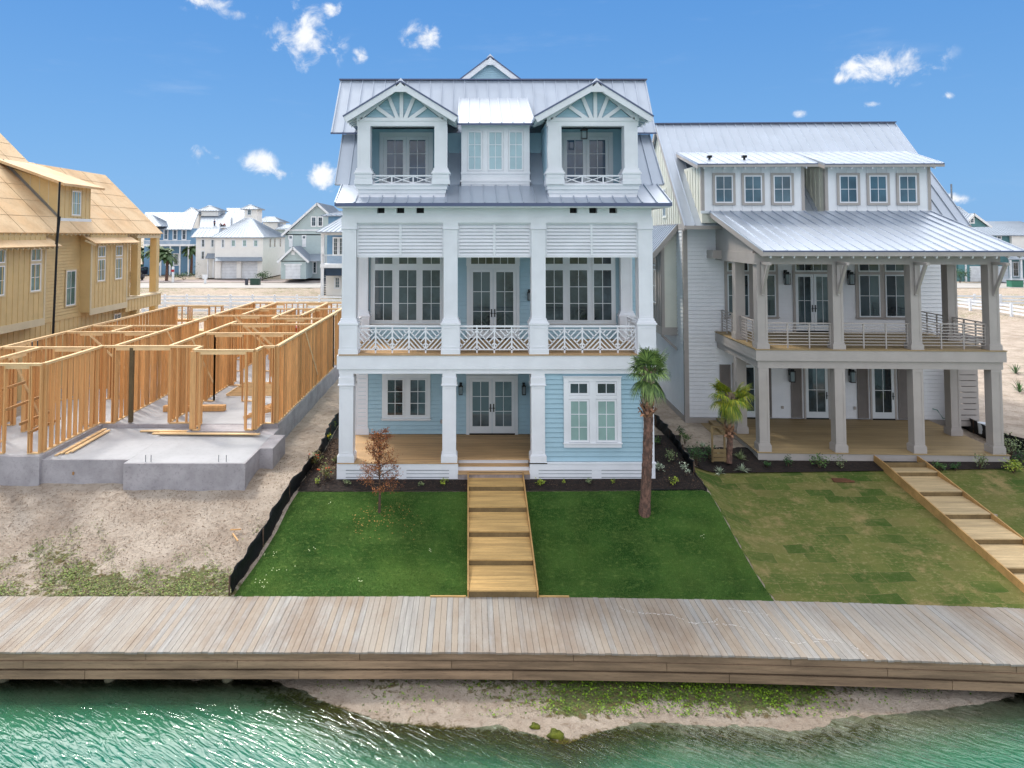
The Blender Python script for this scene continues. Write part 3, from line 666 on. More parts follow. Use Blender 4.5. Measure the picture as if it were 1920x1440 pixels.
# louvred screens between the columns
bays = [(668.5, 832), (858.5, 996), (1023.5, 1197)]
for p0, p1 in bays:
    a, b_ = hx(p0, YF, 9), hx(p1, YF, 9); mb = MB(front(YF+.12)); mid = (a+b_)/2
    mb.box(a, b_, -.06, .02, 8.74, 8.80); mb.box(a, b_, -.06, .02, 9.85, 9.93)
    for u in (a, mid-.04, b_-.05): mb.box(u, u+(.05 if u != mid-.04 else .08), -.04, .035, 8.80, 9.85)
    k = 9
    for i in range(k):
        z = 8.80+i*(1.06/k)
        for c0, c1 in ((a+.05, mid-.04), (mid+.04, b_-.05)):
            mb.add([(c0, .03, z), (c1, .03, z), (c1, -.03, z+.105), (c0, -.03, z+.105), (c0, .018, z-.012), (c1, .018, z-.012), (c1, -.045, z+.095), (c0, -.045, z+.095)], [(0, 1, 2, 3), (7, 6, 5, 4), (0, 4, 5, 1), (3, 2, 6, 7)])
    mb.build('louvred_screen', WHITE, mh)
# chippendale railings
def chip_rail(par, T, a, b_, z0, n, m=WHITE):
    mb = MB(T); zt = z0+.93; zr = z0+.14; zu = z0+.80
    mb.box(a, b_, -.04, .04, zt-.06, zt); mb.box(a, b_, -.02, .02, zu-.035, zu); mb.box(a, b_, -.025, .025, zr-.04, zr)
    wd = (b_-a)/n
    for i in range(n+1):
        u = a+wd*i; mb.box(u-.025, u+.025, -.025, .025, z0 if i % 1 == 0 else zr, zt-.06)
    h_ = zu-.035-zr
    def seg(i, x0, y0_, x1, y1_, flip):
        if flip: x0, x1 = 1-x0, 1-x1
        u0, u1 = a+wd*(i+x0), a+wd*(i+x1); mb.bar((u0, 0, zr+h_*y0_), (u1, 0, zr+h_*y1_), .04, .04, up=(0, 1, 0))
    for i in range(n):
        fl = i % 2 == 1
        seg(i, 0, .0, 1, 1.0, fl); seg(i, 0, 1, .5, .5, fl)
        seg(i, .02, .62, .18, .80, not fl) if False else None
        seg(i, 0, .66, .33, .335, fl); seg(i, .17, .165, 0, .33, fl); seg(i, .34, 1, .67, .67, fl); seg(i, .68, 1, .84, .84, fl)
        seg(i, .27, 0, 1, .72, fl); seg(i, .55, 0, 1, .44, fl); seg(i, .8, 0, 1, .19, fl)
    return mb.build('railing', m, par)
for (p0, p1), n in zip(bays, (5, 4, 5)):
    chip_rail(mh, front(YF+.2), hx(p0+3, YF, 6), hx(p1-3, YF, 6), ZU, n)
chip_rail(mh, left(XL+.2), YF+.6, YBK-.6, ZU, 4); chip_rail(mh, left(XR-.2), YF+.6, YBK-.6, ZU, 4)
# upper openings
TB = front(YBK-.044)
def U(px, z=7): return hx(px, YBK, z)
def V(py): return hz(py, YBK)
for L_ in ((703.5, 736, 748.5, 781, 792.5, 825), (1022.5, 1055, 1068, 1100.5, 1113, 1145.5)):
    for k in range(3):
        u0, u1 = U(L_[2*k])-.05, U(L_[2*k+1])+.05
        window(mh, TB, u0, u1, V(602), V(504), 2, 3, trim=0, base=.03)
        window(mh, TB, u0, u1, V(497), V(478), 2, 1, trim=0, base=.03)
    plate(mh, TB, U(L_[0])-.17, U(L_[5])+.17, V(609), V(472))
french(mh, TB, U(881), U(968), ZU, V(504), 2, 2, 3, label='double glass door behind the middle bay of the balcony')
window(mh, TB, U(881), U(968), V(497), V(480), 6, 1, trim=0, base=.03); plate(mh, TB, U(881)-.14, U(968)+.14, V(498.5), V(476), sill=False)
o = lantern(mh, TB, U(992), V(552), .9); lantern_glass(o, TB, U(992), V(552), .9)
# lower openings
for a, b_ in ((725, 757.5), (767.5, 800)):
    window(mh, TB, U(a, 3), U(b_, 3), V(779.5), V(709), 2, 3, trim=0, base=.03); window(mh, TB, U(a, 3), U(b_, 3), V(702), V(690), 2, 1, trim=0, base=.03)
plate(mh, TB, U(716.5, 3), U(807, 3), V(788), V(686))
french(mh, TB, U(880, 3), U(965, 3), ZL, V(709), 2, 2, 3, label='double glass door at the back of the ground floor porch')
window(mh, TB, U(880, 3), U(965, 3), V(700.5), V(688), 4, 1, trim=0, base=.03); plate(mh, TB, U(880, 3)-.14, U(965, 3)+.14, V(702.2), V(686), sill=False)
for px in (864, 981.5):
    o = lantern(mh, TB, U(px, 4), V(727), .95); lantern_glass(o, TB, U(px, 4), V(727), .95)
MB(TB).box(U(826, 2.5), U(831, 2.5), 0, .05, V(793), V(786)).build('outlet_box', GREIGE, mh)
# lower right room windows
TR = front(YF+.056); ur = lambda p: hx(p, YF, 3); vr = lambda p: hz(p, YF)
mb = MB(TR); mb.box(ur(1057.5), ur(1165.5), 0, .05, vr(715.5), vr(707)); mb.box(ur(1056), ur(1167), 0, .09, vr(707), vr(705.8)); mb.box(ur(1057.5), ur(1165.5), 0, .05, vr(839.5), vr(832.5)); mb.box(ur(1056), ur(1167), 0, .085, vr(832.5), vr(830.8))
for a, b_ in ((1057.5, 1066.8), (1105.5, 1118), (1157.5, 1165.5)): mb.box(ur(a), ur(b_), 0, .046, vr(830.8), vr(715.5))
mb.box(ur(1066.8), ur(1157.5), 0, .043, vr(748.5), vr(741.5)); mb.build('window_trim', WHITE, mh)
for a, b_ in ((1067, 1105.2), (1118.3, 1157.2)):
    window(mh, TR, ur(a), ur(b_), vr(830), vr(749), 2, 3, trim=0, sm=WHITE, gm=GLASSC, sash=.07, label='ground floor window with pale curtain behind it')
    window(mh, TR, ur(a), ur(b_), vr(741), vr(716.5), 2, 1, trim=0, sm=WHITE, gm=GLASS, sash=.06)
# ---------------- roof
RL = lambda px, Y, z: hx(px, Y, z)
eY, eZ = 23.08, 10.56; fY, fZ = 24.9, hz(346, 24.9); sY, sZ = 26.2, hz(252, 26.2); uY, uZ = 25.85, hz(249, 25.85); rY, rZ = 27.75, hz(151, 27.75)
eL, eR = hx(627.5, eY, eZ), hx(1260, eY, eZ); fL, fR = hx(641, fY, fZ), hx(1232, fY, fZ); sL, sR = hx(655, sY, sZ), hx(1205, sY, sZ); uL, uR = hx(620, uY, uZ), hx(1231, uY, uZ); rL_, rR_ = hx(638, rY, rZ), hx(1211, rY, rZ)
DL = [(hx(668, 23.62, 11)+.02, hx(838, 23.62, 11)-.02), (hx(1026, 23.62, 11)+.02, hx(1198.5, 23.62, 11)-.02)]
def lerp(a_, b_, f_): return a_+(b_-a_)*f_
mb = MB(); mb.roof((eL, eY, eZ), (DL[0][0], eY, eZ), (DL[0][0], fY, fZ), (fL, fY, fZ)); mb.roof((DL[0][1], eY, eZ), (DL[1][0], eY, eZ), (DL[1][0], fY, fZ), (DL[0][1], fY, fZ)); mb.roof((DL[1][1], eY, eZ), (eR, eY, eZ), (fR, fY, fZ), (DL[1][1], fY, fZ))
zc_ = lerp(eZ, fZ, (23.95-eY)/(fY-eY))
for d0, d1 in DL: mb.roof((d0, eY, eZ), (d1, eY, eZ), (d1, 23.95, zc_), (d0, 23.95, zc_))
mb.build('lower_roof', ROOF, mh)
mb = MB(); mb.roof((fL-.25, fY, fZ), (DL[0][0], fY, fZ), (DL[0][0], sY, sZ), (sL-.25, sY, sZ), sp=.46); mb.roof((DL[0][1], fY, fZ), (DL[1][0], fY, fZ), (DL[1][0], sY, sZ), (DL[0][1], sY, sZ), sp=.46); mb.roof((DL[1][1], fY, fZ), (fR+.25, fY, fZ), (sR+.25, sY, sZ), (DL[1][1], sY, sZ), sp=.46)
bk = 2*rY-uY
mb.roof((eR, bk+3.2, eZ), (eL, bk+3.2, eZ), (uL, bk-.3, uZ), (uR, bk-.3, uZ), sp=0); mb.build('middle_roof', ROOF, mh)
mb = MB(); mb.roof((uL, uY, uZ), (uR, uY, uZ), (rR_, rY, rZ), (rL_, rY, rZ)); mb.roof((uR, bk, uZ), (uL, bk, uZ), (rL_, rY, rZ), (rR_, rY, rZ), sp=0)
mb.bar((rL_-.03, rY, rZ+.03), (rR_+.03, rY, rZ+.03), .22, .05, 1); mb.bar((uL, uY-.02, uZ-.02), (uR, uY-.02, uZ-.02), .03, .06, 1)
mb.build('upper_roof', [ROOF, RDARK], mh)
mb = MB(); mb.box(eL, eR, eY-.03, eY+.0, eZ-.1, eZ+.012); mb.build('eave_trim', RDARK, mh)
mb = MB(); mb.box(eL+.05, eR-.05, eY, YF-.0, eZ-.14, eZ-.06); mb.box(XR+.02, eR-.05, YF, YF+14, eZ-.14, eZ-.06); mb.box(eL+.05, XL-.02, YF, YF+14, eZ-.14, eZ-.06); mb.build('soffit', WHITE2, mh)
# attic volume so no daylight shows through
GP = [(eY+.3, eZ-.05), (fY+.05, fZ-.1), (sY+.12, sZ-.12), (rY, rZ-.2), (bk-.05, uZ-.12), (bk+3, eZ-.05)]
for xa_, xb_ in ((XL+.02, XL+.2), (6.02, 6.2)): MB().prism(GP, xa_, xb_, 'x').build('gable_wall', BLUE, mh)
MB().prism([(25.7, 10.6), (25.7, 13.3), (sY+.12, sZ-.12), (rY, rZ-.2), (bk-.05, uZ-.12), (bk+3, eZ-.05)], XL+.2, 6.02, 'x').build('attic_wall', BLUE, mh)
# rear cross gable
gY = 29.4; gl0, gr0, gp = hx(855, gY, 16), hx(983, gY, 16), hx(919, gY, 17); gb, gt = hz(155, gY), hz(107.5, gY)
mb = MB(); mb.prism([(gl0+.18, gb-1.6), (gr0-.18, gb-1.6), (gr0-.18, gb), (gp, gt-.16), (gl0+.18, gb)], gY+.1, 36, 'y'); cg = mb.build('rear_gable', BLUE, mh)
mb = MB(front(gY+.08)); n = 10
for i in range(n):
    f0, f1 = i/n, (i+1)/n; z0, z1 = gb+(gt-gb-.2)*f0, gb+(gt-gb-.2)*f1; a0_, a1_ = gl0+.2+(gp-gl0-.2)*f0, gl0+.2+(gp-gl0-.2)*f1; b0_, b1_ = gr0-.2+(gp-gr0+.2)*f0, gr0-.2+(gp-gr0+.2)*f1
    mb.add([(a0_, .022, z0), (b0_, .022, z0), (b1_, .004, z1), (a1_, .004, z1), (a0_, .0, z0), (b0_, 0, z0)], [(0, 1, 2, 3), (4, 5, 1, 0)])
mb.build('gable_siding', BLUE, cg)
def gable_roof(par, xl, xr, xp, zl, zt, y0, y1, name='roof', t=.07, bargew=.2, capm=True):
    mb = MB(); mb.roof((xl, y0, zl), (xl, y1, zl), (xp, y1, zt), (xp, y0, zt), t=t, sp=.45); mb.roof((xr, y1, zl), (xr, y0, zl), (xp, y0, zt), (xp, y1, zt), t=t, sp=.45)
    for xe in (xl, xr):
        d = Vector((xp-xe, 0, zt-zl)).normalized(); n_ = Vector((-d.z, 0, d.x)) if xe < xp else Vector((d.z, 0, -d.x)); n_ = n_ if n_.z > 0 else -n_
        p = Vector((xe, y0-.02, zl))-n_*(bargew/2+.015); q = Vector((xp, y0-.02, zt))-n_*(bargew/2+.015)
        mb.bar(p, q+d*.06, .04, bargew, 1, up=n_)
        mb.bar(Vector((xe, y0-.03, zl))+n_*.01, Vector((xp, y0-.03, zt))+n_*.01, .06, .05, 2, up=n_)
    mb.prism([(xp-.24, zt-.36), (xp+.24, zt-.36), (xp+.17, zt-.2), (xp, zt-.04), (xp-.17, zt-.2)], y0-.062, y0, 'y', 1)
    if capm: mb.bar((xp, y0+.02, zt+.02), (xp, y1, zt+.02), .16, .04, 0); mb.add([(xp-.16, y0-.06, zt-.06), (xp+.16, y0-.06, zt-.06), (xp+.16, y0+.26, zt-.02), (xp-.16, y0+.26, zt-.02), (xp, y0+.08, zt+.15)], [(0, 1, 4), (1, 2, 4), (2, 3, 4), (3, 0, 4)], 0)
    return mb.build(name, [ROOF, WHITE, RDARK], par)
o = gable_roof(cg, gl0, gr0, gp, gb-.02, gt, gY-.1, 36)
MB().box(gl0+.05, gr0-.05, gY-.05, gY+.06, gb-.28, gb-.02).build('trim_board', WHITE, cg)
# porch dormers
def porch_dormer(pxs, label, lamp):
    (e0, e1, pk, b0, b1, c0a, c0b, c1a, c1b) = pxs; Yd = 23.62
    d = MB(); xl, xr = hx(b0, Yd, 11), hx(b1, Yd, 11); X = lambda p, z=12: hx(p, Yd, z)
    zb, zr = 10.72, hz(347, Yd); zo0, zo1 = zr, hz(236, Yd); zg = hz(226, Yd); zp = hz(158, Yd)
    # box under the opening, stepped
    d.box(xl, xr, Yd-.02, Yd+.6, hz(355, Yd), zr+.005, 0); d.box(xl+.04, xr-.04, Yd+.03, Yd+.6, hz(362, Yd), hz(355, Yd), 0); d.box(xl+.06, xr-.06, Yd+.06, Yd+.6, hz(369, Yd), hz(362, Yd), 0); d.box(xl+.03, xr-.1, Yd+.02, Yd+.6, hz(370.5, Yd), hz(368.7, Yd), 0); d.box(xl+.05, xr-.07, Yd+.09, Yd+.6, zb-.1, hz(370, Yd), 0)
    d.box(xl-.03, xr+.03, Yd-.05, Yd+.6, zr-.02, zr+.035, 0)
    # side walls, back wall, floor, ceiling of the recess
    yb_ = 25.55
    d.box(xl+.03, xl+.14, Yd+.45, 27.0, zb, zg, 1); d.box(xr-.14, xr-.03, Yd+.45, 27.0, zb, zg, 1); d.box(xl+.14, xr-.14, yb_, yb_+.1, zr-.3, zg, 1)
    d.box(xl+.14, xr-.14, Yd+.6, yb_, zr-.12, zr-.05, 0); d.box(xl+.14, xr-.14, Yd+.3, yb_, zo1+.32, zo1+.37, 0)
    # lintel and gable triangle
    d.box(xl+.0, xr-.0, Yd, Yd+.3, zo1, zg, 0)
    base_ = MB
    o = d.build('dormer', [WHITE, BLUE], mh); o['label'] = label
    # gable field with sunburst
    xm = X(pk, 13); g = MB(front(Yd+.06)); n = 9
    gx0, gx1 = xl+.14, xr-.14; zt_ = zp-.1
    for i in range(n):
        f0, f1 = i/n, (i+1)/n; z0, z1 = zg+(zt_-zg)*f0, zg+(zt_-zg)*f1
        g.add([(gx0+(xm-gx0)*f0, .022, z0), (gx1+(xm-gx1)*f0, .022, z0), (gx1+(xm-gx1)*f1, .004, z1), (gx0+(xm-gx0)*f1, .004, z1), (gx0+(xm-gx0)*f0, 0, z0), (gx1+(xm-gx1)*f0, 0, z0)], [(0, 1, 2, 3), (4, 5, 1, 0)])
    g.prism([(gx0, zg), (gx1, zg), (xm, zt_)], -.3, -.02, 'y'); g.build('gable_panel', BLUE, o)
    s_ = MB(front(Yd-.0))
    s_.box(xl, xr, -.04, .025, zg-.02, zg+.1)
    slope = (zt_-zg)/(xm-gx0)
    for ex, sg in ((xl+.02, 1), (xr-.02, -1)): s_.bar((ex, 0, zg+.02), (xm, 0, zt_+.12), .05, .16, up=(0, 1, 0)) if False else s_.bar((ex, 0, zg+.03), (xm, 0, zt_+.10), .16, .05, up=(0, 1, 0))
    for ex in (xl+.0, xr-.13): s_.box(ex, ex+.13, -.04, .028, zg, zg+.42)
    z0 = zg+.06
    s_.bar((xm, 0, z0), (xm, 0, zt_), .125, .045, up=(0, 1, 0))
    for ang, in ((22,), (54,)):
        for sg in (-1, 1):
            a = math.radians(ang); dx, dz = math.sin(a)*sg, math.cos(a); hw = (xm-gx0)
            # distance to the rake line
            L = (zt_-z0)/(dz+slope*abs(dx)); x0_ = xm+sg*(.13 if ang == 22 else .3)*(1)
            L2 = (zt_-z0-slope*abs(x0_-xm))/(dz+slope*abs(dx))
            s_.bar((x0_, 0, z0), (x0_+dx*L2, 0, z0+dz*L2), .125, .045, up=(0, 1, 0))
    s_.build('sunburst_bracing', WHITE, o)
    for ca, cb in ((c0a, c0b), (c1a, c1b)):
        a, b_ = X(ca), X(cb); column(o, front(Yd), (a+b_)/2, b_-a, zr+.02, zo1, ped=.36, cap=0, cap_drop=.02)
    # low X railing
    r = MB(front(Yd+.1)); a, b_ = X(c0b), X(c1a); z0, z1 = zr+.05, zr+.33
    r.box(a, b_, -.025, .025, z1-.03, z1+.02); r.box(a, b_, -.02, .02, z0-.02, z0+.015)
    for i in range(4):
        u = a+(b_-a)*i/3
        r.box(max(a, u-.022), min(b_, u+.022), -.022, .022, z0, z1)
        if i < 3:
            v_ = a+(b_-a)*(i+1)/3; r.bar((u, 0, z0+.02), (v_, 0, z1-.02), .028, .03, up=(0, 1, 0)); r.bar((u, 0, z1-.02), (v_, 0, z0+.02), .028, .031, up=(0, 1, 0))
    r.build('railing', WHITE, o)
    gable_roof(o, hx(e0, Yd-.35, 13.5), hx(e1, Yd-.35, 13.5), xm, hz(219, Yd-.35), hz(153, Yd-.35), Yd-.35, 27.3, bargew=.2)
    # exposed rafter tails / soffit
    q = MB(); q.box(hx(e0, Yd, 13.3)+.1, xl, Yd-.3, 25.6, zg-.05, zg-.0) if False else None
    for i in range(4):
        yv = Yd-.1+.45*i
        for ex, bx_ in ((hx(e0, Yd, 13.4), xl), (hx(e1, Yd, 13.4), xr)):
            q.bar((ex+(.06 if ex < bx_ else -.06), yv, hz(219, Yd)-.13), (bx_, yv, zg+.13), .05, .09)
    build_each(q, 'rafter_tail', WHITE, o)
    cx_ = xm
    TD = front(yb_-.002); zd = zr-.05
    dr = french(o, TD, cx_-.83, cx_+.83, zd, hz(247, Yd)-.0+.10, 2, 2, 3, trim=.16, gm=GLASSB, flat=True)
    if lamp:
        xq, yq, zt2 = X(1099.5, 12.8), Yd+.45, zo1+.32; l = MB(); zc = hz(250, Yd+.45)
        l.tube([(xq, yq, zt2), (xq, yq, zc+.16)], .012, 6); l.box(xq-.12, xq+.12, yq-.12, yq+.12, zc+.1, zc+.13); l.prism([(xq-.11, zc+.13), (xq+.11, zc+.13), (xq+.04, zc+.2), (xq-.04, zc+.2)], yq-.08, yq+.08); l.box(xq-.1, xq+.1, yq-.1, yq+.1, zc-.2, zc-.175)
        for a in (-1, 1):
            for b_ in (-1, 1): l.box(xq+a*.095-.009, xq+a*.095+.009, yq+b_*.095-.009, yq+b_*.095+.009, zc-.18, zc+.11)
        l.build('hanging_lantern', BLACK, o)
    return o
porch_dormer((643.5, 858.5, 752.5, 668, 838, 670, 694, 814.5, 838.5), 'porch dormer with the white sunburst gable beside the left roof edge', False)
porch_dormer((1002, 1225, 1116.5, 1026, 1198.5, 1028, 1053, 1171, 1196), 'porch dormer with the sunburst gable and a hanging lantern', True)
# middle dormer
Ym = 24.75; d = MB(); xl, xr = hx(865, Ym, 12), hx(993, Ym, 12); zb, zt = hz(345, Ym), hz(232, Ym)
d.box(xl, xr, Ym, 27, zb-.6, zt+.1); d.box(xl-.02, xr+.02, Ym-.03, Ym+.1, hz(326, Ym)-.0, hz(323, Ym)); d.box(xl-.04, xr+.04, Ym-.05, Ym+.2, hz(338, Ym), hz(341, Ym)-.0); d.box(xl-.0, xr+.0, Ym-.03, Ym+.2, zb-.02, hz(341.5, Ym)); d.box(xl, xr, Ym-.028, Ym, hz(243, Ym), zt+.05)
for a, b_ in ((865, 876), (905.5, 914.5), (944, 953), (981.5, 993)): d.box(hx(a, Ym, 12), hx(b_, Ym, 12), Ym-.026, Ym, hz(323, Ym), hz(243, Ym))
o = d.build('dormer', [WHITE], mh); o['label'] = 'white middle dormer with three windows and a shed roof'
for a, b_ in ((876.5, 904), (915, 943), (953.5, 981)):
    window(o, front(Ym), hx(a, Ym, 12), hx(b_, Ym, 12), hz(320, Ym), hz(246, Ym), 2, 3, trim=0, sm=WHITE, gm=GLASSD, flat=True)
mb = MB(); yq = 27.05; zq = uZ+(yq-uY)*(rZ-uZ)/(rY-uY)+.03; mb.roof((hx(857.5, 24.45, 13.5), 24.45, hz(231, 24.45)), (hx(1003, 24.45, 13.5), 24.45, hz(231, 24.45)), (hx(988, yq, zq), yq, zq), (hx(861, yq, zq), yq, zq), sp=.42)
mb.box(hx(857.5, 24.45, 13.5), hx(1003, 24.45, 13.5), 24.42, 24.45, hz(234.5, 24.45), hz(231, 24.45), 1); mb.build('roof', [ROOF, RDARK], o)

# ---------------- wooden steps on the lawn
def steps(name, label, X0, X1, pys, zs0, y0, slope, sm, stm, zbot, topy):
    def solve(py):
        y = y0
        for _ in range(40): y = gy(py, zs0+(y-y0)*slope)
        return y
    o = thing(name, ((X0+X1)/2, y0, zbot), label, 'steps', 'timber garden steps')
    fy = [solve(p) for p in pys]; z_ = [zs0+(y-y0)*slope for y in fy]; zf = []
    for k in range(len(fy)-1):
        ya, yb2 = fy[k], fy[k+1]; za = z_[k]; zb2 = z_[k+1]-.16; mb = MB(); n = 7; pw = (yb2-ya)/n
        for i in range(n):
            p0, p1 = ya+pw*i, ya+pw*(i+1)-.006; q0, q1 = za+(zb2-za)*i/n, za+(zb2-za)*(i+1)/n
            v = [(X0, p0, q0-.035), (X1, p0, q0-.035), (X1, p1, q1-.035), (X0, p1, q1-.035), (X0, p0, q0), (X1, p0, q0), (X1, p1, q1), (X0, p1, q1)]
            mb.add(v, [(0, 3, 2, 1), (4, 5, 6, 7), (0, 1, 5, 4), (1, 2, 6, 5), (2, 3, 7, 6), (3, 0, 4, 7)])
        mb.build('tread', sm, o); MB().box(X0+.004, X1-.004, ya+.012, ya+.05, za-.21, za-.036).build('riser', STRING, o)  # risers take a darker board colour, shade put into the paint
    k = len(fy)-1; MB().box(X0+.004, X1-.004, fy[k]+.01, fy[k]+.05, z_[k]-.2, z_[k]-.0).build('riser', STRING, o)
    for xs_ in (X0-.045, X1+.005):
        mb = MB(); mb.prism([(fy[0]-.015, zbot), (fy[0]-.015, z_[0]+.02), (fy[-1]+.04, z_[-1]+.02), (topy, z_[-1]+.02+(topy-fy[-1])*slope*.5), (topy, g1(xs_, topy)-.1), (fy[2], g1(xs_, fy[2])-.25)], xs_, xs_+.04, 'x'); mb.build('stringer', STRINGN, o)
    return o
steps('garden_steps', 'golden timber steps running up to the porch of the pale blue house', .02, 1.80, (1107, 1049, 996, 950, 910.5, 886), .18, gy(1107, .18), .285, STEPW, STRINGN, -.03, 23.48)
steps('garden_steps', 'weathered timber steps climbing to the right house', 14.72, 16.2, (1118, 1064, 1010, 963, 921, 884, 868), .18, gy(1118, .18), .195, STEPO, STRING, -.1, 25.5)
tag(MB().bar((-1.0, 18.66, .01), (-.06, 18.66, .01), .05, .035).bar((1.87, 18.66, .01), (2.65, 18.65, .01), .05, .035).build('timber_strip', STEPW, base=(0, 18.66, 0)), 'thin new timber strips lying on the boardwalk edge beside the golden steps', 'timber strip')

# ================================================================== RIGHT HOUSE (written in its own frame, porch corner at 0,0)
PV = (10.59, 25.67); RZ = math.radians(-2.2); ZD, ZD2 = 1.6, 5.32
cr_, sr_ = math.cos(RZ), math.sin(RZ)
def loc(px, py=None, ly=0.0, z=5.0):
    """local x (and z) of a sighting that lies in the plane y=ly of the right house frame"""
    # world = PV + R*(lx, ly);  X = (px-CX)/F*fw(Y,z)
    lx = 0.0
    for _ in range(30):
        Y = PV[1]+lx*sr_+ly*cr_; zz = hz(py, Y) if py is not None else z
        X = hx(px, Y, zz); lx = (X-PV[0]+ly*sr_)/cr_
    return (lx, zz) if py is not None else lx
rh = thing('beach_house', (4.0, 0, 1.36), 'off white two storey house with greige wraparound porch and grey metal roof', 'house', pivot=PV, rz=RZ)
WP, DP = 8.85, 4.72
mb = MB(); bx0, bx1 = -1.32, 9.75
mb.box(bx0+.01, bx1, DP+.01, DP+9.9, 1.55, 10.1); mb.build('wall', OFFW, rh)
mb = MB(front(DP)); mb.lap(bx0, bx1, 1.62, 10.0, .17); mb.build('siding', OFFW, rh)
mb = MB(left(bx0)); mb.lap(DP, DP+9.9, 1.62, 10.0, .17); mb.build('siding', OFFW, rh)['label'] = 'shaded lap siding on the left side wall'
mb = MB(); mb.box(bx0-.055, bx0+.13, DP-.055, DP, 1.5, 10.0); mb.box(bx0-.055, bx0-.0, DP, DP+.13, 1.5, 10.0); mb.build('corner_board', GREIGE, rh)
mb = MB(); mb.box(bx0-.05, bx1, DP-.05, DP+10, 1.2, 1.60); mb.build('base_board', GREIGE, rh)
# decks
mb = MB(); y = -.06
while y < DP: mb.box(-.06, WP+.06, y, min(y+.137, DP), ZD-.035, ZD); y += .141
mb.build('porch_deck', DECKD, rh)
mb = MB(); y = -.06
while y < DP: mb.box(-.06, WP+.06, y, min(y+.137, DP), ZD2-.035, ZD2); y += .141
mb.build('balcony_deck', DECKD, rh)
mb = MB(); mb.box(0, WP, 0, .1, .7, 1.56); mb.box(-.03, WP+.03, -.03, .0, 1.33, 1.56); mb.box(0, .1, .1, DP, .7, 1.56); mb.box(WP-.1, WP, .1, DP, .7, 1.56)
for z in (.9, .99, 1.08, 1.17, 1.26): mb.box(.3, WP-.3, -.02, 0, z, z+.075)
mb.build('skirt', GREIGE, rh)
mb = MB(); mb.box(-.04, WP+.04, -.04, .3, 4.90, 5.28); mb.box(-.04, .26, .3, DP, 4.90, 5.28); mb.box(WP-.26, WP+.04, .3, DP, 4.90, 5.28); mb.box(0.04, WP-.04, .04, .28, 4.62, 4.9); mb.box(.04, .24, .28, DP, 4.62, 4.9); mb.box(WP-.24, WP-.04, .28, DP, 4.62, 4.9)
mb.build('balcony_beam', GREIGE, rh); MB().box(.2, WP-.2, .28, DP, 5.1, 5.2).build('porch_ceiling', OFFW, rh)
colx = [loc(1433, ly=.05, z=3), loc(1576, ly=.05, z=3), loc(1723, ly=.05, z=3), loc(1870.5, ly=.05, z=3)]; cw = .37
TRF = lambda y: (lambda u, d, z: (u, y-d, z))
for x_ in colx:
    column(rh, TRF(.05), x_, cw, ZD, 4.62, base_h=.24, cap=0, m=GREIGE); column(rh, TRF(.05), x_, cw, ZD2, 8.42, base_h=.18, cap=0, m=GREIGE)
for x_ in (colx[0], colx[3]):
    for (a, b_) in ((ZD, 4.62), (ZD2, 8.42)): column(rh, TRF(2.35), x_, cw, a, b_, base_h=.24, cap=0, m=GREIGE)
# upper beam, brackets
mb = MB(); mb.box(0, WP, .06, .36, 8.42, 8.82); mb.box(.02, .3, .36, DP, 8.42, 8.85); mb.box(WP-.3, WP-.02, .36, DP, 8.42, 8.85)
mb.box(-.35, .02, DP-.9, DP, 8.5, 8.85)
mb.build('porch_beam', GREIGE, rh)
for x_ in colx:
    u = x_-.0; mb = MB(); mb.bar((u, .02, 7.35), (u, -.62, 8.5), .09, .11); mb.bar((u, .0, 7.3), (u, .0, 8.5), .1, .07); mb.bar((u, .05, 8.47), (u, -.75, 8.47), .1, .1); mb.build('bracket', GREIGE, rh)
# slatted balcony railings
def slat_rail(par, T, a, b_, z0, n):
    mb = MB(T); zt = z0+.94; mb.box(a, b_, -.035, .035, zt-.04, zt)
    for i in range(7): z = z0+.12+i*.11; mb.box(a, b_, -.012, .012, z, z+.028)
    for i in range(1, n+1):
        u = a+(b_-a)*i/n-(.03 if i == n else 0); mb.box(u-.022, u+.022, -.022, .022, z0, zt-.04)
    return mb.build('railing', GREIGE, par)
for i in range(3): slat_rail(rh, TRF(.25), colx[i]+cw/2, colx[i+1]-cw/2, ZD2, 3)
for x_ in (colx[0], colx[3]):
    T = (lambda q: (lambda u, d, z: (q+d, u, z)))(x_)
    slat_rail(rh, T, .42, 1.98, ZD2, 3) if False else slat_rail(rh, T, .42, 2.35, ZD2, 3)
    slat_rail(rh, T, 2.72, DP-.05, ZD2, 3)
# porch shed roof
py0, py1 = -.45, DP-1.15; pz0, pz1 = 8.93, 10.5; pl, pr_ = loc(1430, ly=py0, z=9), loc(1923, ly=py0, z=9); ql, qr = loc(1330, ly=py1, z=10.5), loc(1745, ly=py1, z=10.5)
mb = MB(); mb.roof((pl, py0, pz0), (pr_, py0, pz0), (qr, py1, pz1), (ql, py1, pz1), sp=.44); mb.box(pl, pr_, py0-.03, py0, pz0-.19, pz0+.0, 1); mb.box(pl, pr_, py0-.04, py0-.03, pz0-.04, pz0+.012, 2)
mb.bar((pl+.02, py0, pz0-.13), (ql+.02, py1, pz1-.13), .04, .18, 1); mb.bar((pr_-.02, py0, pz0-.13), (qr-.02, py1, pz1-.13), .04, .18, 1)
mb.roof((qr, py1, pz1), (pr_, py0, pz0), (pr_-.0, DP+1.2, pz0+.35), (qr, DP+.9, pz1), sp=0) if False else None
mb.build('porch_roof', [ROOF, GREIGE, RDARK], rh)
mb = MB(); x_ = pl+.3
while x_ < pr_-.1: mb.bar((x_, py0+.02, pz0-.22), (x_, .2, pz0+.05), .05, .11); x_ += .42
build_each(mb, 'rafter_tail', OFFW, rh)
mb = MB(); [MB().prism([(.36, 8.82), (DP, 8.82), (DP, 10.3), (py1, pz1-.1), (.36, 9.15)], q_, q_+.1, 'x').build('porch_gable', GREIGE, rh) for q_ in (.05, WP-.15)]
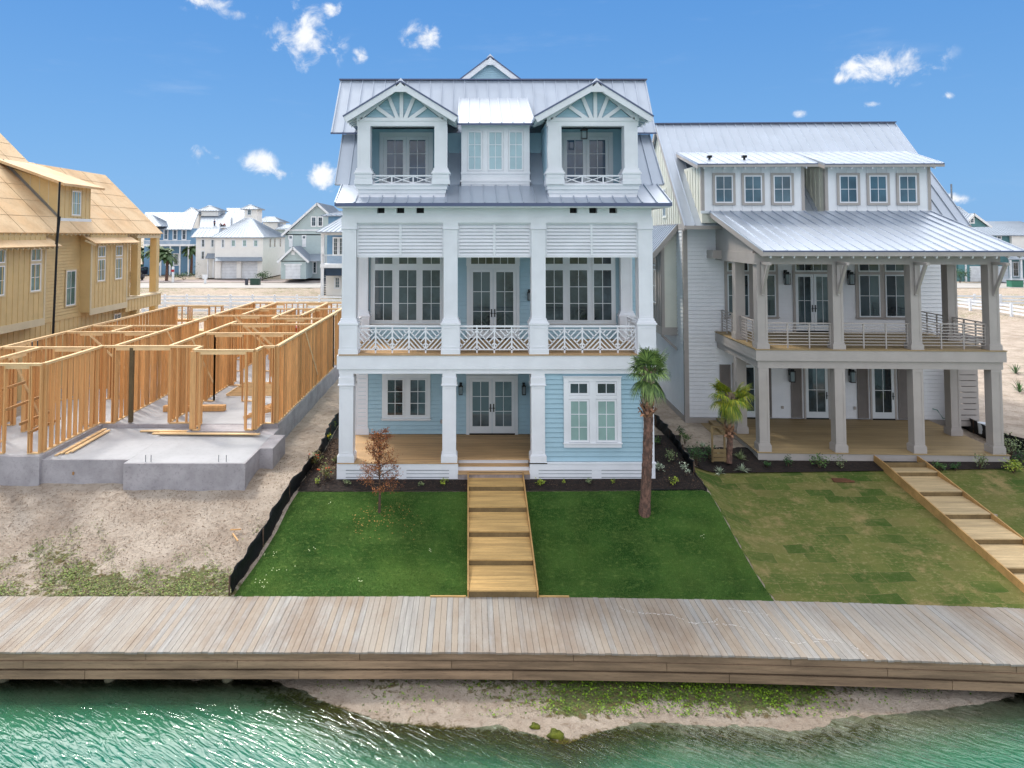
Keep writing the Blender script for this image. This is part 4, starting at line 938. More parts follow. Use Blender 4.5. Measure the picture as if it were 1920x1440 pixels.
MB().box(.1, WP-.1, .3, DP, 8.8, 8.86).build('balcony_ceiling', GREIGE, rh)
# main roof
my0, my1 = DP-.95, DP+4.35; mz0 = hz(423, 29.5)+.0; mz1 = hz(233, 34.8)
ml0, mr0 = loc(1281, ly=my0, z=10), loc(1803, ly=my0, z=10.5); ml1, mr1 = loc(1232, ly=my1, z=15), loc(1680, ly=my1, z=15); ml0, ml1 = (ml0+ml1)/2-.05, (ml0+ml1)/2; mr0 = mr1 = mr1-.05
mb = MB(); mb.roof((ml0, my0, mz0), (mr0, my0, mz0), (mr1, my1, mz1), (ml1, my1, mz1), sp=.44); yB = 2*my1-my0
mb.roof((mr0, yB, mz0), (ml0, yB, mz0), (ml1, my1, mz1), (mr1, my1, mz1), sp=0)
mb.bar((ml1-.02, my1, mz1+.03), (mr1+.02, my1, mz1+.03), .22, .05, 1); mb.box(ml0, mr0, my0-.03, my0, mz0-.16, mz0-.0, 2)
for s_ in (-1, 1):
    ye = my1+s_*(my1-my0)
    mb.bar((ml0+.02, ye, mz0-.17), (ml1+.02, my1, mz1-.19), .05, .2, 2)
mb.build('roof', [ROOF, RDARK, GREIGE], rh)
mb = MB(); g_ = [(DP+.0, 9.9), (DP, mz0+.6), (my1, mz1-.25), (DP+8.8, mz0+.6), (DP+8.8, 9.9)]
MB().prism(g_, bx1-.1, bx1, 'x').build('gable_wall', CREAM, rh); mb.prism(g_, bx0+.0, bx0+.1, 'x')
gm_ = MB(); n = 22
for i in range(n+1):
    y = DP+.1+8.6*i/n; zt = mz0+.6+(mz1-.25-mz0-.6)*(1-abs(y-my1)/(my1-DP)) if True else 0
    gm_.box(bx0-.028, bx0, y-.025, y+.025, 10.0, max(10.2, zt-.1))
mb.build('gable_wall', CREAM, rh); gm_.build('gable_batten', CREAM, rh)
MB().box(bx0-.04, bx0, DP+.2, DP+8.8, 9.72, 10.0).build('band_board', GREIGE, rh)
window(rh, left(bx0), DP+3.0, DP+3.7, 10.4, 11.7, 1, 2, trim=.08, tm=CREAM)
# side bay on brackets with its own shed roof
by0, by1 = DP+1.2, DP+7.6; bxo = -2.02
mb = MB(); mb.box(bxo, bx0, by0, by1, 5.3, 8.9); mb.prism([(bxo, 8.9), (bx0, 8.9), (bx0, 9.9), (bxo, 9.0)], by0, by1, 'y'); mb.build('side_bay', CREAM, rh)
mb = MB(left(bxo)); mb.battens(by0+.1, by1, 5.3, 8.9, .34); mb.build('bay_batten', GREIGE, rh)
mb = MB(); mb.box(bxo-.05, bx0, by0-.05, by1, 4.98, 5.32); mb.box(bxo-.045, bxo+.12, by0-.03, by0, 5.32, 8.95); mb.box(bxo-.045, bxo, by0-.03, by0+.12, 5.32, 8.95); mb.bar((bxo, by0+.1, 4.95), (bx0, by0+.1, 4.3), .1, .1); mb.bar((bxo, by1-.2, 4.95), (bx0, by1-.2, 4.3), .1, .1); mb.build('bay_trim', GREIGE, rh)
mb = MB(); mb.roof((bxo-.5, by1+.3, 8.62), (bxo-.5, by0-.35, 8.62), (bx0, by0-.35, 10.0), (bx0, by1+.3, 10.0), sp=.42); mb.bar((bxo-.5, by0-.36, 8.5), (bx0, by0-.36, 9.9), .05, .2, 1); mb.build('bay_roof', [ROOF, GREIGE], rh)
window(rh, left(bxo-.003), by0+1.0, by0+1.7, 6.3, 7.9, 2, 2, trim=.09, tm=GREIGE); window(rh, left(bxo-.003), by0+1.0, by0+1.7, 8.05, 8.5, 2, 1, trim=.09, tm=GREIGE)
# shed dormers
def shed_dormer(w0, w1, e0, e1, t0, t1, wins, label, vents):
    yd = DP-1.0; L0, L1 = loc(w0, ly=yd, z=11), loc(w1, ly=yd, z=11); zb = loc(w0, 396, yd)[1]; zt = loc(w0, 311, yd)[1]
    mb = MB(); mb.box(L0+.01, L1-.01, yd+.03, yd+4, zb-.5, zt+.1, 0); mb.battens(0, 0, 0, 0) if False else None
    o = mb.build('dormer', [CREAM], rh); o['label'] = label
    f_ = MB(front(yd+.028)); f_.battens(L0+.1, L1-.1, zb, zt, .42); f_.build('dormer_batten', OFFW, o)
    c_ = MB(left(L0+.01)); c_.battens(yd+.1, yd+3.4, zb, zt, .4); c_.build('dormer_side', CREAM, o)
    tr_ = MB(); tr_.box(L0-.02, L0+.11, yd-.012, yd+.03, zb, zt); tr_.box(L1-.11, L1+.02, yd-.012, yd+.03, zb, zt); tr_.box(L0-.02, L0+.01, yd+.03, yd+.15, zb, zt); tr_.box(L0-.05, L1+.05, yd-.05, yd+.03, zb-.1, zb+.02, 1); tr_.build('corner_trim', [GREIGE, WHITE2], o)
    yt = yd+3.65; z1 = mz0+(yt-my0)*(mz1-mz0)/(my1-my0)+.03; ze = loc(e0, 307.5, yd-.5)[1]
    r = MB(); a0_, a1_ = loc(e0, ly=yd-.5, z=12), loc(e1, ly=yd-.5, z=12); q0, q1 = loc(t0, ly=yt, z=z1), loc(t1, ly=yt, z=z1)
    r.roof((a0_, yd-.5, ze), (a1_, yd-.5, ze), (q1, yt, z1), (q0, yt, z1), sp=.42); r.box(a0_, a1_, yd-.53, yd-.5, ze-.13, ze, 1); r.box(a0_, a1_, yd-.54, yd-.53, ze-.03, ze+.012, 2)
    r.bar((a0_+.02, yd-.5, ze-.12), (q0+.02, yt, z1-.12), .04, .16, 1)
    for v_ in vents: r.tube([(a0_+v_, yd+.8, ze+.3), (a0_+v_, yd+.8, ze+.46)], .05, 8, 3); r.box(a0_+v_-.09, a0_+v_+.09, yd+.70, yd+.9, ze+.40, ze+.5, 3)
    r.build('roof', [ROOF, GREIGE, RDARK, BLACK], o)
    q = MB(); x_ = a0_+.3
    while x_ < a1_-.05: q.bar((x_, yd-.48, ze-.17), (x_, yd+.1, ze+.05), .045, .08); x_ += .42
    build_each(q, 'rafter_tail', OFFW, o)
    for a, b_ in wins: window(o, front(yd+.003), loc(a, ly=yd, z=11.5), loc(b_, ly=yd, z=11.5), loc(a, 380.5, yd)[1], loc(a, 329, yd)[1], 2, 2, trim=.10, tm=GREIGE, sm=WHITE, gm=GLASSS, flat=True)
shed_dormer(1316, 1508, 1308, 1534, 1267, 1483, ((1340.5, 1374), (1395, 1428.5), (1450, 1483.5)), 'left shed dormer with three square windows and two roof vents', (.9, 2.4))
shed_dormer(1548, 1745, 1546, 1771, 1482, 1700, ((1573.5, 1607.5), (1629.5, 1663), (1685, 1718.5)), 'right shed dormer with three square windows reaching the roof end', ())
# porch wall openings
TW = front(DP-.044); u_ = lambda p, z=7: loc(p, ly=DP, z=z); v_ = lambda p: loc(1500, p, DP)[1]
for a, b_ in ((1363, 1403), (1413, 1453), (1608.5, 1648), (1658, 1698)):
    window(rh, TW, u_(a), u_(b_), v_(593.5), v_(514.5), 2, 2, trim=0, base=.03, sm=WHITE2); window(rh, TW, u_(a), u_(b_), v_(509), v_(491), 2, 1, trim=0, base=.03, sm=WHITE2)
for a, b_ in ((1363, 1453), (1608.5, 1698)): plate(rh, TW, u_(a)-.12, u_(b_)+.12, v_(598), v_(488), GREIGE)
french(rh, TW, u_(1490), u_(1558), ZD2, v_(513.5), 2, 2, 2, tm=GREIGE, trim=.1, label='double glass door in the middle of the upper porch wall')
window(rh, TW, u_(1490), u_(1558), v_(509), v_(491), 4, 1, trim=0, base=.03, sm=WHITE2); plate(rh, TW, u_(1490)-.1, u_(1558)+.1, v_(509.5), v_(488), GREIGE, sill=False)
for px in (1472, 1591): o = lantern(rh, TW, u_(px), v_(519), 1.35); lantern_glass(o, TW, u_(px), v_(519), 1.35)
for dc in (1397, 1530, 1654):
    w2 = 21; french(rh, TW, u_(dc-w2, 3), u_(dc+w2, 3), ZD, v_(684), 1, 2, 2, tm=GREIGE, trim=.07)
    for a, b_ in ((dc-w2-27, dc-w2-7), (dc+w2+7, dc+w2+27)):
        mb = MB(TW); A, B = u_(a, 3), u_(b_, 3); mb.box(A, A+.05, 0, .05, ZD+.05, v_(684)); mb.box(B-.05, B, 0, .05, ZD+.05, v_(684)); mb.box(A, B, 0, .045, ZD+.05, ZD+.13); mb.box(A, B, 0, .012, ZD+.05, v_(684)); z = ZD+.14
        while z < v_(684)-.04: mb.add([(A+.05, .045, z), (B-.05, .045, z), (B-.05, .015, z+.05), (A+.05, .015, z+.05)], [(0, 1, 2, 3)]); z += .056
        mb.build('shutter', LOUV, rh)
for px in (1480, 1592): o = lantern(rh, TW, u_(px, 4), v_(700), 1.35); lantern_glass(o, TW, u_(px, 4), v_(700), 1.35)
for px in (1466, 1601.5): MB(TW).box(u_(px-2, 2), u_(px+2, 2), 0, .05, v_(766), v_(761)).build('outlet_box', GREIGE, rh)
# side steps at the left end of the porch
mb = MB(); mb.box(-.75, -.08, 2.9, 4.6, 1.2, 1.40); mb.box(-.4, -.08, 2.9, 4.6, 1.40, 1.52); mb.build('side_step', DECKD, rh)
HOSE = M('green_hose', '#3c7a72', .5)
q0 = loc(1750, 767, DP-.1); mb = MB(); mb.tube([(q0[0], DP-.05, q0[1]), (q0[0]+.1, DP-.2, q0[1]-.02), (q0[0]+.3, DP-.25, q0[1]-.35), (q0[0]+.42, DP-.28, 1.75), (q0[0]+.8, DP-.4, 1.5)], .02, 6)
o = mb.build('garden_hose', HOSE, base=(0, 0, 0)); o.rotation_euler.z = RZ; o.location = (PV[0], PV[1], 0); tag(o, 'thin green hose hanging from the wall tap of the right house', 'hose')

# outdoor shower screen, bucket, right silt fence
def W(px, py, z): Y = gy(py, z); return Vector((hx(px, Y, z), Y, z))
def WG(px, py, z):
    for _ in range(25): v = W(px, py, z); z = .5*z+.5*(g1(v.x, v.y)+.03)
    return v
ss = thing('shower_enclosure', (19.8, 28.9, 1.45), 'greige slatted shower enclosure beside the right end of the porch', 'shower enclosure')
x0, x1 = hx(1796, 29, 3), hx(1834, 29, 3); y0, y1 = 29.0, 31.0
for i in range(12):
    z = 1.62+i*.235; MB().box(x0, x1, y0-.02, y0, z, z+.2).box(x1-.02, x1, y0, y1, z, z+.2).build('slat', GREIGE, ss)
for a, b_ in ((x1-.1, y0), (x1-.1, y1-.1), (x0, y0)): MB().box(a, a+.1, b_+.0, b_+.1, 1.4, 5.1).build('post', GREIGE, ss)
mb = MB(); mb.box(x0, x1+.05, y0-.05, y0+.05, 4.95, 5.1)
for i in range(6): yv = y0-.3+i*.42; mb.bar((x0-.2, yv, 5.16), (x1+.25, yv, 5.12), .05, .12)
for i in range(4): xv = x0+i*.28; mb.bar((xv, y0-.35, 5.25), (xv, y1+.2, 5.25), .05, .05)
mb.build('pergola_top', GREIGE, ss)
p = W(1843, 813, 1.5); BUCK = M('white_plastic', '#d5d8da', .4)
mb = MB(); mb.tube([(p.x, p.y, 1.5), (p.x, p.y, 1.92), (p.x, p.y, 1.93)], [.14, .17, .175], 20, cap=True)
bk_ = tag(mb.build('bucket', BUCK, base=(p.x, p.y, 1.5), smooth=False), 'white plastic bucket on the ground behind the right porch column', 'bucket')
RED = M('orange_label', '#c4603c'); MB().box(p.x-.07, p.x+.05, p.y-.176, p.y-.16, 1.6, 1.78).build('bucket_label', RED, bk_)
def silt(name, pts, hgt, label, posts=True):
    """pts: (x,y) base line"""
    n = 90; P = []; L = [0]
    for a, b_ in zip(pts, pts[1:]): L.append(L[-1]+math.hypot(b_[0]-a[0], b_[1]-a[1]))
    xs2 = np.interp(np.linspace(0, L[-1], n), L, [p_[0] for p_ in pts]); ys2 = np.interp(np.linspace(0, L[-1], n), L, [p_[1] for p_ in pts])
    v = []; f = []; rows = 6
    for i in range(n):
        s_ = i/n*L[-1]; sag = .04*abs(math.sin(s_*.8))+.015*math.sin(s_*4.1); lean = .10*math.sin(s_*.8)+.03*math.sin(s_*5.3)
        for r_ in range(rows):
            f_ = r_/(rows-1); v.append((xs2[i]-lean*f_+.03*math.sin(s_*9+r_*1.3), ys2[i]+.02*math.sin(s_*7+r_), g1(xs2[i], ys2[i])-.03+(hgt-sag)*f_))
    for i in range(n-1):
        for r_ in range(rows-1): a = i*rows+r_; f.append((a, a+rows, a+rows+1, a+1))
    mb = MB(); mb.add(v, f); o = thing(name, (pts[0][0], pts[0][1], g1(*pts[0])), label, 'silt fence', 'silt fences')
    fb = mb.build('fabric', SILT, o, smooth=True); sm = fb.modifiers.new('thickness', 'SOLIDIFY'); sm.thickness = .008
    s_ = 0
    while s_ < L[-1]:
        x_ = float(np.interp(s_, L, [p_[0] for p_ in pts])); y_ = float(np.interp(s_, L, [p_[1] for p_ in pts])); z_ = g1(x_, y_)
        MB().box(x_-.045, x_-.01, y_-.018, y_+.018, z_-.1, z_+hgt-.04).build('stake', TWIG, o); s_ += 1.9
    return o
silt('silt_fence', [(FENCE(y), y+float(yb(FENCE(y)))) for y in (18.78, 19.3, 20.2, 21.2, 22.2, 23.2, 24.6, 26.5, 29, 32, 36)], .55, 'black fabric silt fence between the sandy lot and the green lawn')
silt('silt_fence', [(7.72, 24.0), (7.85, 25.2), (8.0, 26.6), (8.0, 28.4), (7.9, 31), (7.9, 34)], .5, 'black fabric silt fence between the blue house and the right house')
silt('silt_fence', [(20.9, 25.0), (20.9, 26.2), (20.6, 27.6), (20.8, 29.5), (20.9, 32), (21, 38)], .6, 'black fabric silt fence past the right end of the porch')
tag(MB().bar((7.74, 22.9, g1(7.74, 22.9)+.04), (7.70, 24.0, g1(7.7, 24)+.05), .03, .1).bar((5.7, 22.86, g1(5.7, 22.86)+.03), (7.74, 22.9, g1(7.74, 22.9)+.03), .03, .08).build('garden_edging', BLACK, base=(7.7, 23, 1.2)), 'dark edging strip round the mulch corner beside the sod', 'edging')

# ================================================================== UNFINISHED LOT: foundation and timber frame
fd = thing('concrete_foundation', (-12, 23, 1.3), 'grey concrete foundation slab with a lower patio under the timber frame', 'foundation')
MB().box(-18.15, -7.33, 27.12, 46, 1.0, 2.2).box(-18.15, -14.15, 23.22, 27.12, 1.0, 2.2).box(-10.5, -7.95, 26.2, 27.12, 2.051, 2.19).build('slab', [CONC], fd)
MB().box(-14.15, -11.25, 23.34, 27.12, 1.0, 2.05).box(-11.25, -7.28, 22.97, 27.12, 1.0, 2.051).build('patio', [CONC], fd)
MB().box(-14.1, -11.25, 23.4, 27.1, 2.05, 2.056).box(-11.24, -7.33, 23.02, 26.19, 2.051, 2.058).box(-18.1, -7.4, 27.2, 45.9, 2.2, 2.206).box(-18.1, -14.2, 23.3, 27.2, 2.2, 2.206).build('floor_finish', SLAB, fd)
MB().box(-7.28, -6.82, 24.55, 26.2, 1.0, 2.06).build('side_block', CONC, fd)
for x_, y_ in ((-10.6, 23.12), (-10.42, 23.12), (-8.2, 23.12), (-7.95, 23.12)): MB().tube([(x_, y_, 2.0), (x_, y_, 2.28)], .012, 5).build('rebar', STEEL, fd)

fr_ = thing('timber_house_frame', (-12, 27, 2.2), 'bare timber stud frame of a house under construction on the concrete slab', 'house frame')
Z0, Z1 = 2.207, 5.2
stud_me = {}
def stud_mesh(w_, d_):
    k = (w_, d_)
    if k not in stud_me:
        mb = MB(); mb.box(-w_/2, w_/2, -d_/2, d_/2, 0, 1)
        me = bpy.data.meshes.new('stud'); me.from_pydata(mb.v, [], mb.f); me.materials.append(FIR); stud_me[k] = me
    return stud_me[k]
WALLS = [ # x0,y0,x1,y1, openings [(a,b)] as distances, brace
 (-7.45, 27.25, -7.45, 44.5, [(11.2, 12.0)], 1), (-7.98, 27.2, -7.5, 27.2, [], 0), (-8.0, 26.32, -8.0, 27.1, [], 0), (-10.3, 26.3, -8.05, 26.3, [(.25, 1.95)], 0), (-10.35, 26.35, -10.35, 27.15, [], 0),
 (-14.2, 27.25, -10.45, 27.25, [(.5, 2.6)], 0), (-14.3, 23.6, -14.3, 27.35, [], 0), (-18.0, 23.5, -14.3, 23.5, [(.2, 1.0), (1.4, 2.2), (2.5, 3.3)], 0),
 (-18.0, 23.6, -18.0, 42.7, [(4, 5)], 1), (-11.65, 27.35, -11.65, 35.0, [], 1), (-13.8, 27.4, -13.8, 45, [(8.2, 9.2)], 1), (-16.0, 31.2, -16.0, 33.3, [], 0), (-16.5, 24.6, -16.5, 26.9, [(.4, 1.4)], 1),
 (-17.9, 26.95, -14.4, 26.95, [(.5, 1.5), (2, 3)], 0), (-17.9, 31.2, -13.9, 31.2, [(.6, 1.6), (2.6, 3.5)], 1), (-17.9, 33.3, -13.9, 33.3, [(1, 2)], 0),
 (-11.55, 30.8, -7.55, 30.8, [(.4, 1.6), (2.4, 3.4)], 0), (-11.55, 34.0, -7.55, 34.0, [(.6, 1.9)], 1), (-10.2, 36.2, -7.55, 36.2, [(.8, 1.7)], 0), (-13.7, 37.5, -9.0, 37.5, [(1.5, 2.5)], 1),
 (-10.2, 36.3, -10.2, 41, [], 0), (-12.3, 38, -12.3, 44.5, [], 1), (-13.7, 41, -7.55, 41, [(1, 2), (4, 5)], 0), (-9.0, 37.6, -9.0, 44.4, [(2, 3)], 0), (-13.8, 44.6, -7.45, 44.6, [(1, 2), (3.5, 5)], 0), (-17.9, 42.7, -15.0, 42.7, [(1, 2)], 0)]
allst = []
for wi, (x0, y0, x1, y1, ops, br) in enumerate(WALLS):
    L = math.hypot(x1-x0, y1-y0); dx, dy = (x1-x0)/L, (y1-y0)/L; alongx = abs(dx) > .5
    mb = MB(); hw = .07
    def rect(a, b_, z0, z1, mb=mb):
        if alongx: mb.box(x0+dx*a, x0+dx*b_, y0-hw, y0+hw, z0, z1)
        else: mb.box(x0-hw, x0+hw, y0+dy*a, y0+dy*b_, z0, z1)
    rect(0, L, Z1-.04, Z1); rect(0.02, L-.02, Z1-.082, Z1-.044); cur = 0
    soles = []
    for a, b_ in ops:
        q_ = MB(); rect(cur, a, Z0, Z0+.04, q_); soles.append(q_); cur = b_
    q_ = MB(); rect(cur, L, Z0, Z0+.04, q_); soles.append(q_)
    for a, b_ in ops: rect(a, b_, Z1-.18, Z1-.083)
    wl = mb.build('stud_wall', FIRT, fr_)
    for q_ in soles: q_.build('sole_plate', FIRT, wl)
    if br:
        b2 = MB(); a, b_ = L*.25, min(L*.25+2.6, L*.95)
        b2.bar((x0+dx*a+(0 if alongx else .09), y0+dy*a-(.09 if alongx else 0), Z1-.1), (x0+dx*b_+(0 if alongx else .09), y0+dy*b_-(.09 if alongx else 0), Z0+.5), .04, .09); b2.build('brace', FIRT, wl)
    s_ = .02
    pos = []
    while s_ < L: pos.append(s_); s_ += .36 if random.random() < .72 else .12
    pos += [L-.02, .065] + [q for o_ in ops for q in (o_[0]-.02, o_[1]+.02)]
    for q in pos:
        if any(a+.01 < q < b_-.01 for a, b_ in ops): continue
        allst.append((x0+dx*q, y0+dy*q, alongx, wl))
allst.sort(key=lambda s_: s_[1]*1.0-abs(0)); rest = MB()
for i, (x_, y_, ax_, wl) in enumerate(allst):
    hgt = Z1-.083-Z0-.04
    if i < 100:
        o = bpy.data.objects.new('stud', stud_mesh(.04, .138) if ax_ else stud_mesh(.138, .04)); COL.objects.link(o); o.parent = wl
        bs = BASE[fr_]; o.location = (x_-bs[0], y_-bs[1], Z0+.041-bs[2]); o.scale = (1, 1, hgt)
    else:
        a, b_ = (.02, .069) if ax_ else (.069, .02); rest.box(x_-a, x_+a, y_-b_, y_+b_, Z0+.041, Z0+.041+hgt)
o = rest.build('stud', FIR, fr_); o['kind'] = 'stuff'
DARKP = M('treated_post', '#5d5038', .7, var=.2, vs=3)
for (x_, y_) in ((-13.1, 27.25), (-10.36, 26.32), (-8.04, 26.34)): MB().box(x_-.07, x_+.07, y_-.072, y_+.072, Z0+.04, Z1-.084).build('corner_post', DARKP if x_ < -13 else FIR, fr_)
def planks(name, pts, label, mat, base, group='loose lumber in the unfinished house'):
    mb = MB()
    for p, q, w_, h_ in pts: mb.bar(p, q, w_, h_)
    return tag(mb.build(name, mat, base=base), label, 'lumber', group)
planks('lumber_pile', [((-13.9+.12*i, 23.7+.1*i, 2.08+.04*(i % 2)), (-13.95+.12*i, 26.9-.1*i, 2.08+.04*(i % 2)), .09, .038) for i in range(4)], 'narrow boards lying along the left edge of the concrete patio', FIRT, (-13.8, 24, 2.06))
planks('lumber_pile', [((-12.4+.3*i, 26.6-.16*i, 2.09+.05*(i % 2)), (-8.3+.2*i, 26.45-.16*i, 2.1+.05*(i % 2)), .14, .04) for i in range(4)], 'long boards lying across the back of the concrete patio', FIRT, (-10, 26.3, 2.06))
planks('lumber_pile', [((-12.6, 29.0+.12*i, 2.25+.08*j), (-10.1, 29.1+.12*i, 2.25+.08*j), .11, .075) for i in range(2) for j in range(3)], 'short stack of boards on the slab behind the front opening', FIR, (-11, 29, 2.2))
planks('lumber_pile', [((-8.9+.08*i, 27.8+.4*i, 2.27), (-7.8, 28.6+.4*i, 2.45), .04, .14) for i in range(5)], 'tilted short boards leaning inside the right stud wall', FIR, (-8.3, 29, 2.2))
o = planks('ladder_panel', [((-10.9, 31.6+.42*i, 2.3), (-8.0, 31.6+.42*i, 2.3), .04, .09) for i in range(7)]+[((-10.9, 31.6, 2.3), (-10.9, 34.1, 2.3), .04, .1), ((-8.0, 31.6, 2.3), (-8.0, 34.1, 2.3), .04, .1)], 'assembled stud panel lying flat on the slab inside the frame', FIRT, (-9.5, 32.8, 2.2))
planks('lumber_pile', [((-30+.2*i, 52+.3*i, 2.0+.12*j), (-16, 52+.3*i, 2.0+.12*j), .26, .1) for i in range(3) for j in range(4)], 'long stack of pale boards behind the timber frame', FIRT, (-23, 52, 1.5))
planks('lumber_pile', [((-24, 56+.2*i, 2.6+.1*j), (-18, 56+.2*i, 2.6+.1*j), .2, .09) for i in range(3) for j in range(2)]+[((-24+2*i, 56.3, 1.4), (-24+2*i, 56.3, 2.55), .2, .3) for i in range(4)], 'brown boards raised on blocks behind the pale lumber stack', FIR, (-21, 56, 1.5))

# ================================================================== PEOPLE
SKIN = M('skin', '#b98562', .6); HAIR = M('hair', '#2a211b', .8)
def skin_obj(name, verts, edges, rad, mat, parent, sub=1):
    me = bpy.data.meshes.new(name); me.from_pydata(verts, edges, []); me.materials.append(mat)
    o = bpy.data.objects.new(name, me); COL.objects.link(o); o.parent = parent
    sk = o.modifiers.new('skin', 'SKIN'); ss_ = o.modifiers.new('sub', 'SUBSURF'); ss_.levels = sub; ss_.render_levels = sub
    if not me.skin_vertices: me.attributes.new('skin', 'FLOAT', 'POINT') if False else None
    sv = me.skin_vertices[0].data if len(me.skin_vertices) else None
    if sv is None:
        bpy.context.view_layer.objects.active = o
        with bpy.context.temp_override(object=o, active_object=o): bpy.ops.mesh.customdata_skin_add()
        sv = me.skin_vertices[0].data
    for i, r_ in enumerate(rad): sv[i].radius = (r_, r_)
    sv[0].use_root = True; return o
def person(base, rz, label, shirt, trousers, crouch=0.0, bend=0.0, hat=None, arm=.35):
    o = thing('person', base, label, 'person', 'workers on the building sites'); o.rotation_euler.z = rz
    hipz = .92-.45*crouch; by = .0-.25*crouch; ty, tz = by+.5*math.sin(bend), hipz+.5*math.cos(bend)
    hy, hzz = ty+.26*math.sin(bend*.8), tz+.26*math.cos(bend*.8)
    V_ = [(0, by, hipz), (0, (by+ty)/2, (hipz+tz)/2), (0, ty, tz), (0, ty+.05*math.sin(bend), tz+.1), (0, hy, hzz-.04), (0, hy+.01, hzz+.09)]
    E_ = [(0, 1), (1, 2), (2, 3), (3, 4), (4, 5)]; R_ = [.13, .125, .14, .055, .085, .08]
    legs = []
    for s_ in (-1, 1):
        k = len(V_); kz = .48-.08*crouch; ky = .08+.32*crouch
        V_ += [(s_*.1, by, hipz-.08), (s_*.12, ky, kz), (s_*.12, -.02, .07), (s_*.13, .14, .04)]; E_ += [(0, k), (k, k+1), (k+1, k+2), (k+2, k+3)]; R_ += [.1, .07, .05, .04]
        legs.append([V_[k], V_[k+1], V_[k+2]])
        k = len(V_); V_ += [(s_*.2, ty, tz-.02), (s_*.26, ty+.1*arm+.1*bend, tz-.3), (s_*.24, ty+.32*arm+.25*bend, tz-.5-.1*bend), (s_*.235, ty+.36*arm+.29*bend, tz-.6-.12*bend)]; E_ += [(2, k), (k, k+1), (k+1, k+2), (k+2, k+3)]; R_ += [.065, .045, .035, .03]
    skin_obj('body', V_, E_, R_, SKIN, o)
    a = V_
    i0 = 10
    skin_obj('shirt', [a[0], a[1], a[2], a[10], a[11], a[18], a[19]], [(0, 1), (1, 2), (2, 3), (3, 4), (2, 5), (5, 6)], [.15, .145, .16, .09, .065, .09, .065], shirt, o)
    skin_obj('trousers', [a[0], a[6], a[7], a[8], a[14], a[15], a[16]], [(0, 1), (1, 2), (2, 3), (0, 4), (4, 5), (5, 6)], [.15, .12, .09, .075, .12, .09, .075], trousers, o)
    skin_obj('cap', [(0, hy-.01, hzz+.13), (0, hy, hzz+.17)], [(0, 1)], [.1, .08], hat or HAIR, o)
    return o
CB = M('dark_blue_cloth', '#2c3565', .8); CR = M('red_cloth', '#a52f38', .8); CG = M('grey_cloth', '#4a4c55', .8); CW = M('white_cloth', '#c9ccd0', .8); CN = M('navy_cloth', '#272a3d', .8)
person((hx(548, 41.8, 3.5), 41.8, 2.21), 2.6, 'worker in dark blue shirt standing inside the timber frame', CB, CG, 0, .15, CW)

# orange loader behind the frame
def disc(mb, x, y, z, r, w_, m=0): mb.tube([(x-w_/2, y, z), (x+w_/2, y, z)], r, 14, m)
ORG = M('orange_paint', '#c2532f', .45); RUB = M('rubber', '#1a1a1c', .9)
ld = thing('loader', (-13.2, 51, 1.5), 'small orange loader parked behind the timber frame', 'loader')
MB().box(-14.3, -12.1, 50.3, 51.7, 2.1, 2.8).prism([(-14.3, 2.8), (-13.3, 2.8), (-13.5, 3.1), (-14.2, 3.1)], 50.4, 51.6).build('body', ORG, ld)
MB().box(-13.2, -12.2, 50.4, 51.6, 3.55, 3.62).box(-13.2, -13.14, 50.4, 50.46, 2.8, 3.55).box(-12.26, -12.2, 50.4, 50.46, 2.8, 3.55).box(-13.2, -13.14, 51.54, 51.6, 2.8, 3.55).box(-12.26, -12.2, 51.54, 51.6, 2.8, 3.55).build('cab', BLACK, ld)
MB().bar((-14.1, 50.2, 3.0), (-11.4, 50.2, 2.3), .12, .2).bar((-14.1, 51.8, 3.0), (-11.4, 51.8, 2.3), .12, .2).build('lift_arm', ORG, ld)
MB().prism([(-11.4, 1.75), (-10.7, 1.75), (-10.9, 2.5), (-11.4, 2.5)], 50.1, 51.9).build('bucket', STEEL, ld)
for x_ in (-13.8, -12.5):
    for y_ in (50.2, 51.8): MB(lambda a, b_, c_: (b_, a, c_)).tube([(y_-.13, x_, 1.9), (y_+.13, x_, 1.9)], .4, 16).build('wheel', RUB, ld)

